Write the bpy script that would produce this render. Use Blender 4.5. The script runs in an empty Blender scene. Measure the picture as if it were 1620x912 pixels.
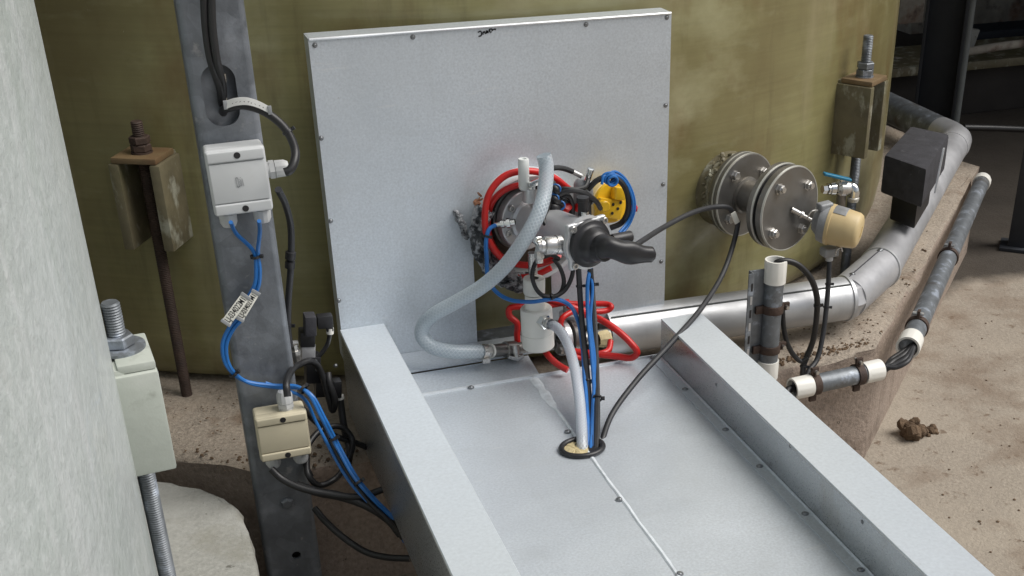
import bpy, bmesh, math, random
from mathutils import Vector as V, Matrix
random.seed(7)
SC = bpy.context.scene
COL = SC.collection
R = math.radians

# ------------------------------------------------------------------ camera
FPX, PPX, PPY, W, H = 1929.35, 953.5, 665.9, 1620.0, 912.0     # measured from the photograph (it is a crop, hence the lens shift)
CAM = V((-0.6477, -2.2554, 1.0056))
yaw, pitch, roll = R(20.739), R(28.682), R(-0.069)
cF = V((math.sin(yaw)*math.cos(pitch), math.cos(yaw)*math.cos(pitch), -math.sin(pitch)))
r0 = V((math.cos(yaw), -math.sin(yaw), 0)); u0 = r0.cross(cF)
cR = math.cos(roll)*r0 + math.sin(roll)*u0; cU = -math.sin(roll)*r0 + math.cos(roll)*u0
cd = bpy.data.cameras.new("camera"); cam = bpy.data.objects.new("camera", cd); COL.objects.link(cam)
cd.sensor_width = 36; cd.lens = FPX/W*36; cd.shift_x = -(PPX-W/2)/W; cd.shift_y = (PPY-H/2)/W
cd.clip_start = 0.05; cd.clip_end = 500
cam.matrix_world = Matrix(((cR.x, cU.x, -cF.x, CAM.x), (cR.y, cU.y, -cF.y, CAM.y), (cR.z, cU.z, -cF.z, CAM.z), (0, 0, 0, 1)))
SC.camera = cam

# ------------------------------------------------------------------ light: overcast day
SUN_AZ, SUN_EL = R(113), R(52)          # azimuth from +Y towards +X
wd = bpy.data.worlds.new("World"); SC.world = wd; wd.use_nodes = True
nt = wd.node_tree; bg = nt.nodes["Background"]; sky = nt.nodes.new("ShaderNodeTexSky")
sky.sky_type = 'NISHITA'; sky.sun_disc = False; sky.sun_elevation = SUN_EL; sky.sun_rotation = SUN_AZ
sky.dust_density = 3.0; sky.air_density = 1.0
hs = nt.nodes.new("ShaderNodeHueSaturation"); hs.inputs["Saturation"].default_value = 0.55
nt.links.new(sky.outputs[0], hs.inputs["Color"]); nt.links.new(hs.outputs[0], bg.inputs[0])
bg.inputs[1].default_value = 0.066
sl = bpy.data.lights.new("sun", 'SUN'); sun = bpy.data.objects.new("sun", sl); COL.objects.link(sun)
sl.energy = 2.7; sl.angle = R(42); sl.color = (1, .97, .93)
sd = V((math.sin(SUN_AZ)*math.cos(SUN_EL), math.cos(SUN_AZ)*math.cos(SUN_EL), math.sin(SUN_EL)))
sun.rotation_euler = sd.to_track_quat('Z', 'Y').to_euler()
SC.view_settings.view_transform = 'Standard'; SC.view_settings.look = 'None'
SC.view_settings.exposure = 0.34; SC.view_settings.gamma = 1

# ------------------------------------------------------------------ measuring: a photo point on a known plane -> metres
def ray(x, y): return cR*((x-PPX)/FPX) - cU*((y-PPY)/FPX) + cF
def P(x, y, Y): d = ray(x, y); return CAM + d*((Y-CAM.y)/d.y)
def PZ(x, y, Z): d = ray(x, y); return CAM + d*((Z-CAM.z)/d.z)
def PX(x, y, X): d = ray(x, y); return CAM + d*((X-CAM.x)/d.x)

# ------------------------------------------------------------------ materials
def mat(name, base, rough=.6, metal=0.0, layers=(), bump=None, bump2=None, var=(8, .25), stretch=(1, 1, 1), rvar=0, spec=.5, trans=0, alpha=1, coat=0):
    """base colour broken by fine noise (var = scale, amount); layers = (colour, scale, lo, hi, stretch, strength); bump = (scale, strength, stretch)"""
    m = bpy.data.materials.new(name); m.use_nodes = True; n = m.node_tree.nodes; l = m.node_tree.links
    b = n["Principled BSDF"]; tc = n.new("ShaderNodeTexCoord")
    def mapped(s):
        mp = n.new("ShaderNodeMapping"); mp.inputs["Scale"].default_value = s; l.new(tc.outputs["Object"], mp.inputs[0]); return mp.outputs[0]
    def noise(scale, s=(1, 1, 1), det=6, ro=.6):
        t = n.new("ShaderNodeTexNoise"); t.inputs["Scale"].default_value = scale; t.inputs["Detail"].default_value = det; t.inputs["Roughness"].default_value = ro
        l.new(mapped(s), t.inputs["Vector"]); return t.outputs["Fac"]
    def mix(fac, a, c):
        x = n.new("ShaderNodeMix"); x.data_type = 'RGBA'; l.new(fac, x.inputs[0])
        for k, q in ((6, a), (7, c)):
            if isinstance(q, (tuple, list)): x.inputs[k].default_value = (*q[:3], 1)
            else: l.new(q, x.inputs[k])
        return x.outputs[2]
    def ramp(fac, lo, hi, to=1.0):
        r = n.new("ShaderNodeMapRange"); r.inputs[1].default_value = lo; r.inputs[2].default_value = hi; r.inputs[4].default_value = to
        r.clamp = True; l.new(fac, r.inputs[0]); return r.outputs[0]
    a = var[1]
    c = mix(ramp(noise(var[0], stretch), .25, .75), tuple(x*(1-a) for x in base), tuple(min(1, x*(1+a)) for x in base))
    for L in layers:
        f = noise(L[1], L[4] if len(L) > 4 else (1, 1, 1))
        c = mix(ramp(f, L[2], L[3], L[5] if len(L) > 5 else 1.0), c, L[0])
    l.new(c, b.inputs["Base Color"])
    b.inputs["Metallic"].default_value = metal; b.inputs["Roughness"].default_value = rough
    b.inputs["Specular IOR Level"].default_value = spec
    b.inputs["Transmission Weight"].default_value = trans; b.inputs["Alpha"].default_value = alpha
    b.inputs["Coat Weight"].default_value = coat
    if rvar:
        rr = n.new("ShaderNodeMapRange"); rr.inputs[1].default_value = .3; rr.inputs[2].default_value = .7
        rr.inputs[3].default_value = max(.03, rough-rvar); rr.inputs[4].default_value = rough+rvar
        l.new(noise(var[0]*1.7), rr.inputs[0]); l.new(rr.outputs[0], b.inputs["Roughness"])
    if bump:
        bp = n.new("ShaderNodeBump"); bp.inputs["Strength"].default_value = bump[1]; bp.inputs["Distance"].default_value = bump[3] if len(bump) > 3 else .004
        l.new(noise(bump[0], bump[2] if len(bump) > 2 else (1, 1, 1), 8, .65), bp.inputs["Height"]); l.new(bp.outputs[0], b.inputs["Normal"])
        if bump2:
            b2 = n.new("ShaderNodeBump"); b2.inputs["Strength"].default_value = bump2[1]; b2.inputs["Distance"].default_value = bump2[2]
            l.new(noise(bump2[0], (1, 1, 1), 2, .5), b2.inputs["Height"]); l.new(b2.outputs[0], bp.inputs["Normal"])
    return m

def hose_mat(name, base):
    """clear PVC hose with a braided web, drawn in the tube's own UV"""
    m = mat(name, base, .28, 0, var=(40, .08), trans=.35)
    n = m.node_tree.nodes; l = m.node_tree.links; b = n["Principled BSDF"]
    uv = n.new("ShaderNodeUVMap"); sep = n.new("ShaderNodeSeparateXYZ"); l.new(uv.outputs[0], sep.inputs[0])
    def M(op, *a):
        q = n.new("ShaderNodeMath"); q.operation = op
        for i, v in enumerate(a):
            if isinstance(v, (int, float)): q.inputs[i].default_value = v
            else: l.new(v, q.inputs[i])
        return q.outputs[0]
    waves = []
    for s in (1, -1):
        ph = M('ADD', M('MULTIPLY', sep.outputs[0], 9*s), M('MULTIPLY', sep.outputs[1], 130.0))
        waves.append(M('GREATER_THAN', M('SINE', M('MULTIPLY', ph, 2*math.pi)), .80))
    w = M('MAXIMUM', *waves)
    src = b.inputs["Base Color"].links[0].from_socket
    x = n.new("ShaderNodeMix"); x.data_type = 'RGBA'; l.new(M('MULTIPLY', w, .75), x.inputs[0]); l.new(src, x.inputs[6]); x.inputs[7].default_value = (.80, .86, .90, 1)
    l.new(x.outputs[2], b.inputs["Base Color"])
    l.new(M('SUBTRACT', .62, M('MULTIPLY', w, .4)), b.inputs["Transmission Weight"])
    bp = n.new("ShaderNodeBump"); bp.inputs["Strength"].default_value = .25; bp.inputs["Distance"].default_value = .001
    l.new(w, bp.inputs["Height"]); l.new(bp.outputs[0], b.inputs["Normal"])
    return m

def spangle_mat(name, base, rough, metal, scale):
    """hot dip galvanising: voronoi spangles over mottled zinc"""
    m = mat(name, base, rough, metal, layers=[((.27, .29, .32), 9, .52, .62, (1, 1, 1), .7), ((.36, .36, .36), 26, .62, .69, (1, 1, 1), .6), (tuple(x*.45 for x in base), 5, .54, .72, (1, 1, .5), .7), ((.38, .37, .35), 70, .66, .72, (1, 1, 1), .5)], var=(14, .35), bump=(60, .25), rvar=.14)
    n = m.node_tree.nodes; l = m.node_tree.links; b = n["Principled BSDF"]
    tc = n.new("ShaderNodeTexCoord"); vo = n.new("ShaderNodeTexVoronoi"); vo.inputs["Scale"].default_value = scale
    l.new(tc.outputs["Object"], vo.inputs["Vector"])
    src = b.inputs["Base Color"].links[0].from_socket
    x = n.new("ShaderNodeMix"); x.data_type = 'RGBA'; x.blend_type = 'OVERLAY'; x.inputs[0].default_value = .12
    bw = n.new("ShaderNodeRGBToBW"); l.new(vo.outputs["Color"], bw.inputs[0])
    l.new(src, x.inputs[6]); l.new(bw.outputs[0], x.inputs[7]); l.new(x.outputs[2], b.inputs["Base Color"])
    return m

M = {}
M['sheet'] = mat("galvanised_sheet", (.60, .648, .695), .42, .5, var=(230, .15), layers=[((.52, .56, .595), 3.0, .42, .70, (1, 1, 1), .5), ((.66, .705, .74), 90, .58, .72, (1, 1, 1), .5), ((.48, .51, .53), 4, .56, .74, (3, 3, .35), .35), ((.53, .56, .575), 7, .60, .72, (.6, 2.5, 2.5), .3), ((.30, .30, .29), 60, .715, .75, (1, 1, 1), .5), ((.70, .72, .73), 22, .66, .70, (.5, 4, 4), .4)], bump=(300, .05), bump2=(4.5, .65, .012), rvar=.10)
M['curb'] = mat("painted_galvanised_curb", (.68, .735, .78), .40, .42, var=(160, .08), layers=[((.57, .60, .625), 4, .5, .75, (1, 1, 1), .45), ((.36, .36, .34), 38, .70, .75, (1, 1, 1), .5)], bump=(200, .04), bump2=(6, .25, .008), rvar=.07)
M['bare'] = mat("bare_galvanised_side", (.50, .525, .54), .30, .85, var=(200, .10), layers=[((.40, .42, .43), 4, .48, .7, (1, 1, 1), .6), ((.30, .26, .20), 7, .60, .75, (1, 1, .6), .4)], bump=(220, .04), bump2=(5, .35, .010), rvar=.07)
M['screw'] = mat("screw_zinc", (.25, .26, .27), .4, .85)
M['edge'] = mat("bright_cut_edge", (.75, .77, .78), .35, .6)
M['sealant'] = mat("grey_sealant", (.60, .64, .67), .5, 0, var=(60, .2), bump=(90, .4))
M['column'] = spangle_mat("hot_dip_galvanised", (.165, .18, .20), .50, .45, 42)
M['zincpipe'] = mat("weathered_galvanised_pipe", (.17, .185, .20), .5, .5, var=(30, .35), layers=[((.33, .37, .43), 30, .56, .67), ((.10, .09, .08), 12, .58, .70)], bump=(80, .2))
M['tank'] = mat("olive_filament_wound_grp", (.245, .228, .105), .34, 0, var=(2.2, .13), stretch=(1.2, 1.2, 45), spec=.4, coat=.22,
    layers=[((.130, .098, .040), 1.25, .43, .62, (1, 1, .8), .7), ((.40, .385, .235), 2.1, .50, .70, (1, 1, 1.6), .8), ((.150, .092, .036), 2.6, .52, .66, (1.3, 1.3, .8), .7), ((.10, .078, .035), 7, .58, .72, (1.8, 1.8, .25), .5), ((.36, .36, .22), 9, .58, .75, (1.2, 1.2, 3), .18), ((.33, .29, .17), 3.2, .52, .68, (1.6, 1.6, .35), .5), ((.58, .57, .45), 15, .735, .755, (1.6, 1.6, .9), .75)], bump=(3, .08, (1.2, 1.2, 50)), bump2=(2.5, .5, .02))
M['lug'] = mat("mouldy_olive_grp", (.145, .125, .075), .55, 0, var=(18, .35), layers=[((.36, .36, .29), 24, .53, .62, (1, 1, .5), .8), ((.08, .075, .03), 9, .5, .7)], bump=(60, .4))
M['lugtop'] = mat("brown_stained_grp_plate", (.17, .115, .058), .5, 0, var=(20, .3), layers=[((.14, .08, .04), 16, .52, .68)], bump=(60, .3))
M['palegrp'] = mat("pale_green_grp", (.385, .425, .405), .45, 0, var=(9, .08), stretch=(1, 1, .6), spec=.4, coat=.15,
    layers=[((.47, .50, .495), 2.0, .42, .64, (1, 1, .5), .8), ((.31, .36, .325), 4.5, .50, .70, (1.3, 1.3, .45), .55), ((.53, .56, .555), 75, .50, .60, (1, 1, .7), .45), ((.30, .335, .315), 110, .58, .68, (1.2, 1, .7), .45), ((.55, .57, .57), 10, .57, .66, (2.5, 2.5, .14), .45)], bump=(85, .75, (1, 1, .7), .004), bump2=(8, .5, .014))
M['palelug'] = mat("pale_grp_lug", (.40, .43, .385), .5, 0, var=(14, .08), layers=[((.47, .49, .45), 6, .5, .7), ((.30, .32, .28), 22, .58, .70)], bump=(40, .2))
M['plinth'] = mat("brown_concrete", (.33, .28, .225), .9, 0, var=(120, .32), layers=[((.40, .325, .25), 6, .5, .68, (1, 1, 1), .7), ((.17, .115, .075), 10, .56, .70, (1, 1, 1), .75), ((.05, .04, .03), 46, .68, .72, (1, 1, 1), .9), ((.46, .42, .36), 110, .62, .70, (1, 1, 1), .6)], bump=(130, 1.0, (1, 1, 1), .006), bump2=(16, .6, .012))
M['paleconc'] = mat("pale_concrete", (.275, .275, .25), .9, 0, var=(120, .22), layers=[((.34, .34, .315), 5, .48, .66), ((.22, .215, .18), 9, .52, .7), ((.10, .095, .08), 30, .64, .69, (1, 1, 1), .9)], bump=(140, .7), bump2=(14, .4, .008))
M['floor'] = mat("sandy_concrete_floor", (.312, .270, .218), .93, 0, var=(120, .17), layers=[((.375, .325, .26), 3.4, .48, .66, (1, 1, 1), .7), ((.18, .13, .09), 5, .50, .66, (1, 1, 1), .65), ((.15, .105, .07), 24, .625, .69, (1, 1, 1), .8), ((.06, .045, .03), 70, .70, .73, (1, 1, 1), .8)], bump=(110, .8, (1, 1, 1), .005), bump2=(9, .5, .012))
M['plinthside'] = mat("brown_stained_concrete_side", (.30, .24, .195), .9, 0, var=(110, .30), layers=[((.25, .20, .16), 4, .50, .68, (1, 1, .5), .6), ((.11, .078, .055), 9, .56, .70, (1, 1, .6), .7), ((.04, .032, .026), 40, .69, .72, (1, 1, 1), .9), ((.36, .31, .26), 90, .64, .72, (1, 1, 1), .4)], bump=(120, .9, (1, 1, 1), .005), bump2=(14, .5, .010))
M['steel'] = mat("stainless_steel", (.55, .54, .52), .32, .9, var=(40, .15), rvar=.1)
M['darksteel'] = mat("dull_stainless_flange", (.215, .21, .20), .40, .75, var=(12, .25), layers=[((.17, .155, .13), 6, .5, .7)], rvar=.12)
M['rim'] = mat("light_flange_rim", (.50, .50, .46), .45, .6, var=(20, .2))
M['chrome'] = mat("chrome", (.70, .71, .70), .16, 1, var=(30, .06))
M['castgrey'] = mat("cast_aluminium", (.58, .59, .60), .34, .5, var=(20, .12))
M['alupipe'] = mat("aluminium_cladding", (.52, .53, .54), .46, .6, var=(5, .10), layers=[((.40, .41, .42), 5, .5, .72, (3, 1, 1), .6), ((.62, .63, .64), 30, .6, .72, (1, 1, 1), .4)], bump=(18, .2), bump2=(6, .4, .012), rvar=.1)
M['alugrey'] = mat("weathered_cladding", (.47, .475, .49), .46, .5, var=(8, .18), layers=[((.34, .345, .36), 7, .5, .7, (1, 1, 1), .7), ((.46, .46, .47), 40, .60, .70, (1, 1, 1), .5)], bump=(18, .35), bump2=(7, .5, .012), rvar=.1)
M['black'] = mat("black_plastic", (.014, .014, .016), .42, 0, var=(60, .2), bump=(150, .06))
M['cable'] = mat("black_cable_sheath", (.012, .012, .013), .45, 0, var=(30, .3))
M['greycable'] = mat("dark_grey_cable_sheath", (.022, .023, .026), .5, 0, var=(30, .3))
M['foam'] = mat("black_elastomer_foam", (.030, .030, .036), .75, 0, var=(35, .4), layers=[((.10, .10, .11), 55, .63, .73, (1, 1, 1), .7)], bump=(90, .3))
M['blue'] = mat("blue_cable_sheath", (.015, .13, .40), .4, 0, var=(30, .2))
M['red'] = mat("red_silicone_hose", (.50, .012, .010), .38, 0, var=(30, .15))
M['clear'] = hose_mat("clear_braided_hose", (.53, .62, .68))
M['clearwhite'] = hose_mat("clear_braided_hose_milky", (.62, .66, .74))
M['pvc'] = mat("white_pvc", (.72, .71, .66), .42, 0, var=(9, .05), layers=[((.55, .53, .46), 8, .6, .8, (1, 1, 1), .5)])
M['pe'] = mat("translucent_white_tube", (.66, .68, .66), .35, 0, var=(9, .04))
M['greybox'] = mat("light_grey_abs", (.52, .535, .54), .42, 0, var=(9, .04), layers=[((.40, .39, .36), 12, .62, .80, (1, 1, 1), .4)])
M['beige'] = mat("beige_abs", (.49, .445, .325), .5, 0, var=(9, .06), layers=[((.36, .30, .19), 16, .58, .78, (1, 1, 1), .6)])
M['gland'] = mat("grey_nylon_gland", (.48, .49, .49), .5, 0, var=(12, .06))
M['tan'] = mat("tan_plastic_cap", (.52, .40, .21), .5, 0, var=(6, .12), layers=[((.58, .47, .26), 9, .5, .7, (1, 1, 1), .6)])
M['peeled'] = mat("grey_cast_housing", (.30, .31, .32), .6, .3, var=(30, .3), bump=(70, .3))
M['yellow'] = mat("yellow_plastic", (.72, .43, .012), .38, 0, var=(14, .12))
M['orangeband'] = mat("faded_yellow_band", (.72, .55, .25), .5, 0, var=(14, .12))
M['bluepl'] = mat("blue_lever_sleeve", (.012, .17, .30), .4, 0)
M['rust'] = mat("rusty_clamp", (.065, .042, .032), .7, .3, var=(30, .4), layers=[((.05, .035, .03), 25, .5, .65)], bump=(80, .5))
M['foil'] = mat("black_bitumen_foil", (.07, .075, .08), .35, .5, var=(30, .5), layers=[((.55, .56, .58), 46, .47, .57, (1, 1, 1), .9)], bump=(70, 1.0, (1, 1, 1), .02))
M['paper'] = mat("white_label", (.74, .73, .66), .6, 0, var=(20, .05))
M['clearlabel'] = mat("clear_label_sleeve", (.66, .66, .64), .3, 0, var=(30, .1))
M['ink'] = mat("black_ink", (.012, .012, .014), .5, 0)
M['greyink'] = mat("faint_grey_print", (.26, .27, .28), .5, 0)
M['cork'] = mat("tan_foam_filling", (.50, .42, .24), .85, 0, var=(30, .3), bump=(90, .8))
M['mud'] = mat("brown_mud", (.13, .085, .05), .95, 0, var=(40, .35), bump=(60, 1, (1, 1, 1), .01))
M['copper'] = mat("old_copper_tape", (.42, .20, .11), .5, .3, var=(30, .4), bump=(60, .6))
M['insidebrown'] = mat("brown_insulation", (.12, .085, .06), .85, 0, var=(25, .4), bump=(60, .6))
M['darkpaint'] = mat("dark_blue_paint", (.020, .024, .030), .6, 0, var=(8, .3))
M['greypaint'] = mat("grey_paint", (.10, .11, .11), .6, 0, var=(10, .3))
M['oldbeam'] = mat("rust_stained_concrete_beam", (.34, .31, .26), .9, 0, var=(14, .3), layers=[((.20, .075, .03), 5, .52, .68, (1, 1, 1), .8), ((.06, .05, .045), 9, .55, .72)], bump=(40, .6))
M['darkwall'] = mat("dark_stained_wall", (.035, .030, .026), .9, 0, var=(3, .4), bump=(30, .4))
M['roof'] = mat("unseen_roof_sheet", (.10, .10, .10), .8, 0)

# ------------------------------------------------------------------ mesh helpers
def frame(ax):
    ax = V(ax).normalized(); t = V((0, 0, 1)) if abs(ax.z) < .9 else V((1, 0, 0))
    u = t.cross(ax).normalized(); return ax, u, ax.cross(u)

def smooth(pts, k=8):
    pts = [V(p) for p in pts]
    if len(pts) < 3: return pts
    ext = [pts[0]*2-pts[1]] + pts + [pts[-1]*2-pts[-2]]; out = []
    for i in range(1, len(ext)-2):
        a, b, c, d = ext[i-1:i+3]
        t1 = max((b-a).length, 1e-5)**.5; t2 = t1+max((c-b).length, 1e-5)**.5; t3 = t2+max((d-c).length, 1e-5)**.5
        for j in range(k):
            t = t1+(t2-t1)*j/k
            A1 = a*((t1-t)/t1)+b*(t/t1); A2 = b*((t2-t)/(t2-t1))+c*((t-t1)/(t2-t1)); A3 = c*((t3-t)/(t3-t2))+d*((t-t2)/(t3-t2))
            B1 = A1*((t2-t)/t2)+A2*(t/t2); B2 = A2*((t3-t)/(t3-t1))+A3*((t-t1)/(t3-t1))
            out.append(B1*((t2-t)/(t2-t1))+B2*((t-t1)/(t2-t1)))
    out.append(pts[-1]); return out

class MB:
    def __init__(s): s.v = []; s.f = []; s.uv = []
    def face(s, idx, uv=None): s.f.append(idx); s.uv.append(uv or [(0, 0)]*len(idx))
    def add(s, pts):
        b = len(s.v); s.v += [V(p) for p in pts]; return b
    def box(s, c, half, axes=None):
        c = V(c); ex, ey, ez = axes or (V((1, 0, 0)), V((0, 1, 0)), V((0, 0, 1)))
        b = s.add([c+ex*(half[0]*i)+ey*(half[1]*j)+ez*(half[2]*k) for k in (-1, 1) for j in (-1, 1) for i in (-1, 1)])
        for q in ((0, 2, 3, 1), (4, 5, 7, 6), (0, 1, 5, 4), (2, 6, 7, 3), (0, 4, 6, 2), (1, 3, 7, 5)): s.face([b+i for i in q])
        return s
    def lathe(s, p, ax, prof, n=24, a0=0.0, arc=2*math.pi):
        """profile of (distance along axis, radius); closed ends when the radius is 0"""
        ax, u, w = frame(ax); p = V(p); full = abs(arc-2*math.pi) < 1e-6; cols = n if full else n+1; rings = []
        for t, r in prof:
            if r <= 1e-6: rings.append([s.add([p+ax*t])])
            else:
                b = s.add([p+ax*t+(u*math.cos(a0+arc*i/n)+w*math.sin(a0+arc*i/n))*r for i in range(cols)]); rings.append(list(range(b, b+cols)))
        for a, b in zip(rings, rings[1:]):
            for i in range(n):
                j = (i+1) % cols
                if len(a) == 1 and len(b) == 1: continue
                if len(a) == 1: s.face([a[0], b[j], b[i]])
                elif len(b) == 1: s.face([a[i], a[j], b[0]])
                else: s.face([a[i], a[j], b[j], b[i]])
        return s
    def cyl(s, p, q, r, n=20, r2=None):
        p, q = V(p), V(q); L = (q-p).length
        return s.lathe(p, q-p, [(0, 0), (0, r), (L, r if r2 is None else r2), (L, 0)], n)
    def tube(s, path, r, n=10, k=8, closed=False):
        pts = smooth(path, k); rad = r if callable(r) else (lambda t: r)
        tang = [(pts[min(i+1, len(pts)-1)]-pts[max(i-1, 0)]).normalized() for i in range(len(pts))]
        _, u, _w = frame(tang[0]); rings = []; L = 0; Ls = []
        for i, (p, t) in enumerate(zip(pts, tang)):
            u = (u-t*u.dot(t)).normalized(); w = t.cross(u)
            if i: L += (p-pts[i-1]).length
            Ls.append(L); rr = rad(i/(len(pts)-1))
            b = s.add([p+(u*math.cos(2*math.pi*j/n)+w*math.sin(2*math.pi*j/n))*rr for j in range(n)]); rings.append(b)
        for i in range(len(rings)-1):
            for j in range(n):
                k2 = (j+1) % n; a, b = rings[i], rings[i+1]
                s.face([a+j, a+k2, b+k2, b+j], [(j/n, Ls[i]), ((j+1)/n, Ls[i]), ((j+1)/n, Ls[i+1]), (j/n, Ls[i+1])])
        for ring, flip in ((rings[0], 1), (rings[-1], 0)):
            q = [ring+j for j in range(n)]; s.face(q[::-1] if flip else q)
        return s
    def prism(s, poly, vec):
        """planar outline extruded by vec"""
        n = len(poly); vec = V(vec); a = s.add(poly); b = s.add([V(p)+vec for p in poly])
        s.face([a+i for i in range(n)][::-1]); s.face([b+i for i in range(n)])
        for i in range(n): s.face([a+i, a+(i+1) % n, b+(i+1) % n, b+i])
        return s
    def quad(s, *p): b = s.add(p); s.face([b+i for i in range(len(p))]); return s
    def mesh(s, name, m, o=V((0, 0, 0)), bev=0, seg=2, sharp=38):
        me = bpy.data.meshes.new(name); me.from_pydata([v-o for v in s.v], [], s.f)
        uv = me.uv_layers.new(name="UVMap"); i = 0
        for q in s.uv:
            for c in q: uv.data[i].uv = c; i += 1
        bm = bmesh.new(); bm.from_mesh(me)
        bmesh.ops.remove_doubles(bm, verts=bm.verts, dist=1e-6)
        bmesh.ops.recalc_face_normals(bm, faces=bm.faces)
        if bev:
            ed = [e for e in bm.edges if len(e.link_faces) == 2 and e.calc_face_angle(0) > R(35)]
            bmesh.ops.bevel(bm, geom=ed, offset=bev, segments=seg, affect='EDGES', profile=.6, clamp_overlap=True)
        ng = [f for f in bm.faces if len(f.verts) > 8]
        if ng: bmesh.ops.triangulate(bm, faces=ng)
        for f in bm.faces: f.smooth = True
        bm.to_mesh(me); bm.free(); me.set_sharp_from_angle(angle=R(sharp))
        me.materials.append(m); return me
    def build(s, name, m, parent=None, bev=0, seg=2, sharp=38, label=None):
        o = V((0, 0, 0)); q = parent
        while q: o = o+V(q.location); q = q.parent
        ob = bpy.data.objects.new(name, s.mesh(name, m, o, bev, seg, sharp)); COL.objects.link(ob); ob.parent = parent
        if label: ob["label"] = label
        return ob

def thing(name, label, cat, loc, group=None):
    o = bpy.data.objects.new(name, None); COL.objects.link(o); o.location = loc; o.empty_display_size = .05
    o["label"] = label; o["category"] = cat
    if group: o["group"] = group
    return o
def tag(o, label, cat, group=None):
    o["label"] = label; o["category"] = cat
    if group: o["group"] = group
    return o
def struct(o): o["kind"] = "structure"; return o
def root_at(p):
    o = V((0, 0, 0))
    while p: o = o+V(p.location); p = p.parent
    return o
def inst(name, me, parent, p, ax=(0, 0, 1), spin=0.0, sc=1.0):
    """one more object from shared mesh data, its local Z along ax"""
    ob = bpy.data.objects.new(name, me); COL.objects.link(ob); ob.parent = parent
    a, u, w = frame(ax); c, s_ = math.cos(spin), math.sin(spin); u2 = u*c+w*s_; w2 = a.cross(u2)
    ob.location = V(p)-root_at(parent); ob.rotation_euler = Matrix((u2, w2, a)).transposed().to_euler(); ob.scale = (sc,)*3
    return ob
# shared small pieces, local Z pointing out of the surface
SCREW = MB().lathe((0, 0, 0), (0, 0, 1), [(0, .0052), (.0012, .0050), (.003, .0030), (.0032, 0)], 10).lathe((0, 0, 0), (0, 0, 1), [(-.001, .0068), (.0006, .0066), (.0008, 0)], 12).mesh("screw", M['screw'])
HEX = MB().lathe((0, 0, 0), (0, 0, 1), [(0, .0145), (.002, .0145), (.0021, .0118), (.011, .0118), (.0125, .0102), (.0125, 0)], 6).mesh("bolt", M['steel'], sharp=20)
SOCKET = MB().lathe((0, 0, 0), (0, 0, 1), [(0, .0068), (.006, .0066), (.0068, .0058), (.0068, .0036), (.0028, .0034), (.0028, 0)], 14).mesh("socket_screw", M['steel'])

def rod_profile(z0, z1, r, pitch=.0038, depth=.0016):
    pr = [(z0, 0), (z0, r-depth)]; z = z0
    while z+pitch <= z1: pr += [(z+pitch*.5, r), (z+pitch, r-depth)]; z += pitch
    return pr+[(z+.001, r-.002), (z+.001, 0)]

def tie(parent, pts, t, r, m=None):
    """cable tie round a smoothed path at fraction t"""
    q = smooth(pts); i = min(len(q)-2, max(1, int(t*(len(q)-1)))); d = (q[i+1]-q[i-1]).normalized(); p = q[i]
    ax, u, w = frame(d); mb = MB().lathe(p, d, [(-.0022, r*.9), (-.0022, r+.0016), (.0022, r+.0016), (.0022, r*.9)], 12)
    side = (cR-d*cR.dot(d)).normalized()
    mb.box(p+side*(r+.0035), (.003, .0025, .0028), (side, d.cross(side), d))
    return mb.build("cable_tie", m or M['black'], parent)
def cable(name, label, pts, r, m, cat="cable", ties=(), group=None, n=10, tr=1.0):
    ob = MB().tube(pts, r, n).build(name, m); tag(ob, label, cat, group)
    for t in ties: tie(ob, pts, t, r*tr)
    return ob
def text_strokes(mb, strokes, o, ex, ey, nrm, wdt):
    """handwriting: flat ink ribbons on a surface; strokes in units along ex, ey"""
    for st in strokes:
        pts = [V(o)+ex*a+ey*b+nrm*.0006 for a, b in st]
        pts = smooth(pts, 4)
        for a, b in zip(pts, pts[1:]):
            d = (b-a); 
            if d.length < 1e-7: continue
            d.normalize(); sd_ = nrm.cross(d)*wdt*.5; e = d*wdt*.3
            mb.quad(a-sd_-e, b-sd_+e, b+sd_+e, a+sd_-e)

# ================================================================== SETTING
ZF, ZP = -0.485, -0.185                     # yard floor, top of the concrete plinths
g = MB(); N = 60                            # one ground sheet, finer and uneven near the tanks
xs = [-60, -20, -8, -4] + [-3+i*.12 for i in range(76)] + [8, 14, 30, 60]
ys = [-60, -20, -8, -4] + [-2.6+i*.12 for i in range(90)] + [10, 16, 30, 60]
gb = g.add([(x, y, ZF) for y in ys for x in xs])
for j in range(len(ys)-1):
    for i in range(len(xs)-1):
        a = gb+j*len(xs)+i; g.face([a, a+1, a+1+len(xs), a+len(xs)])
struct(g.build("floor", M['floor']))

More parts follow.
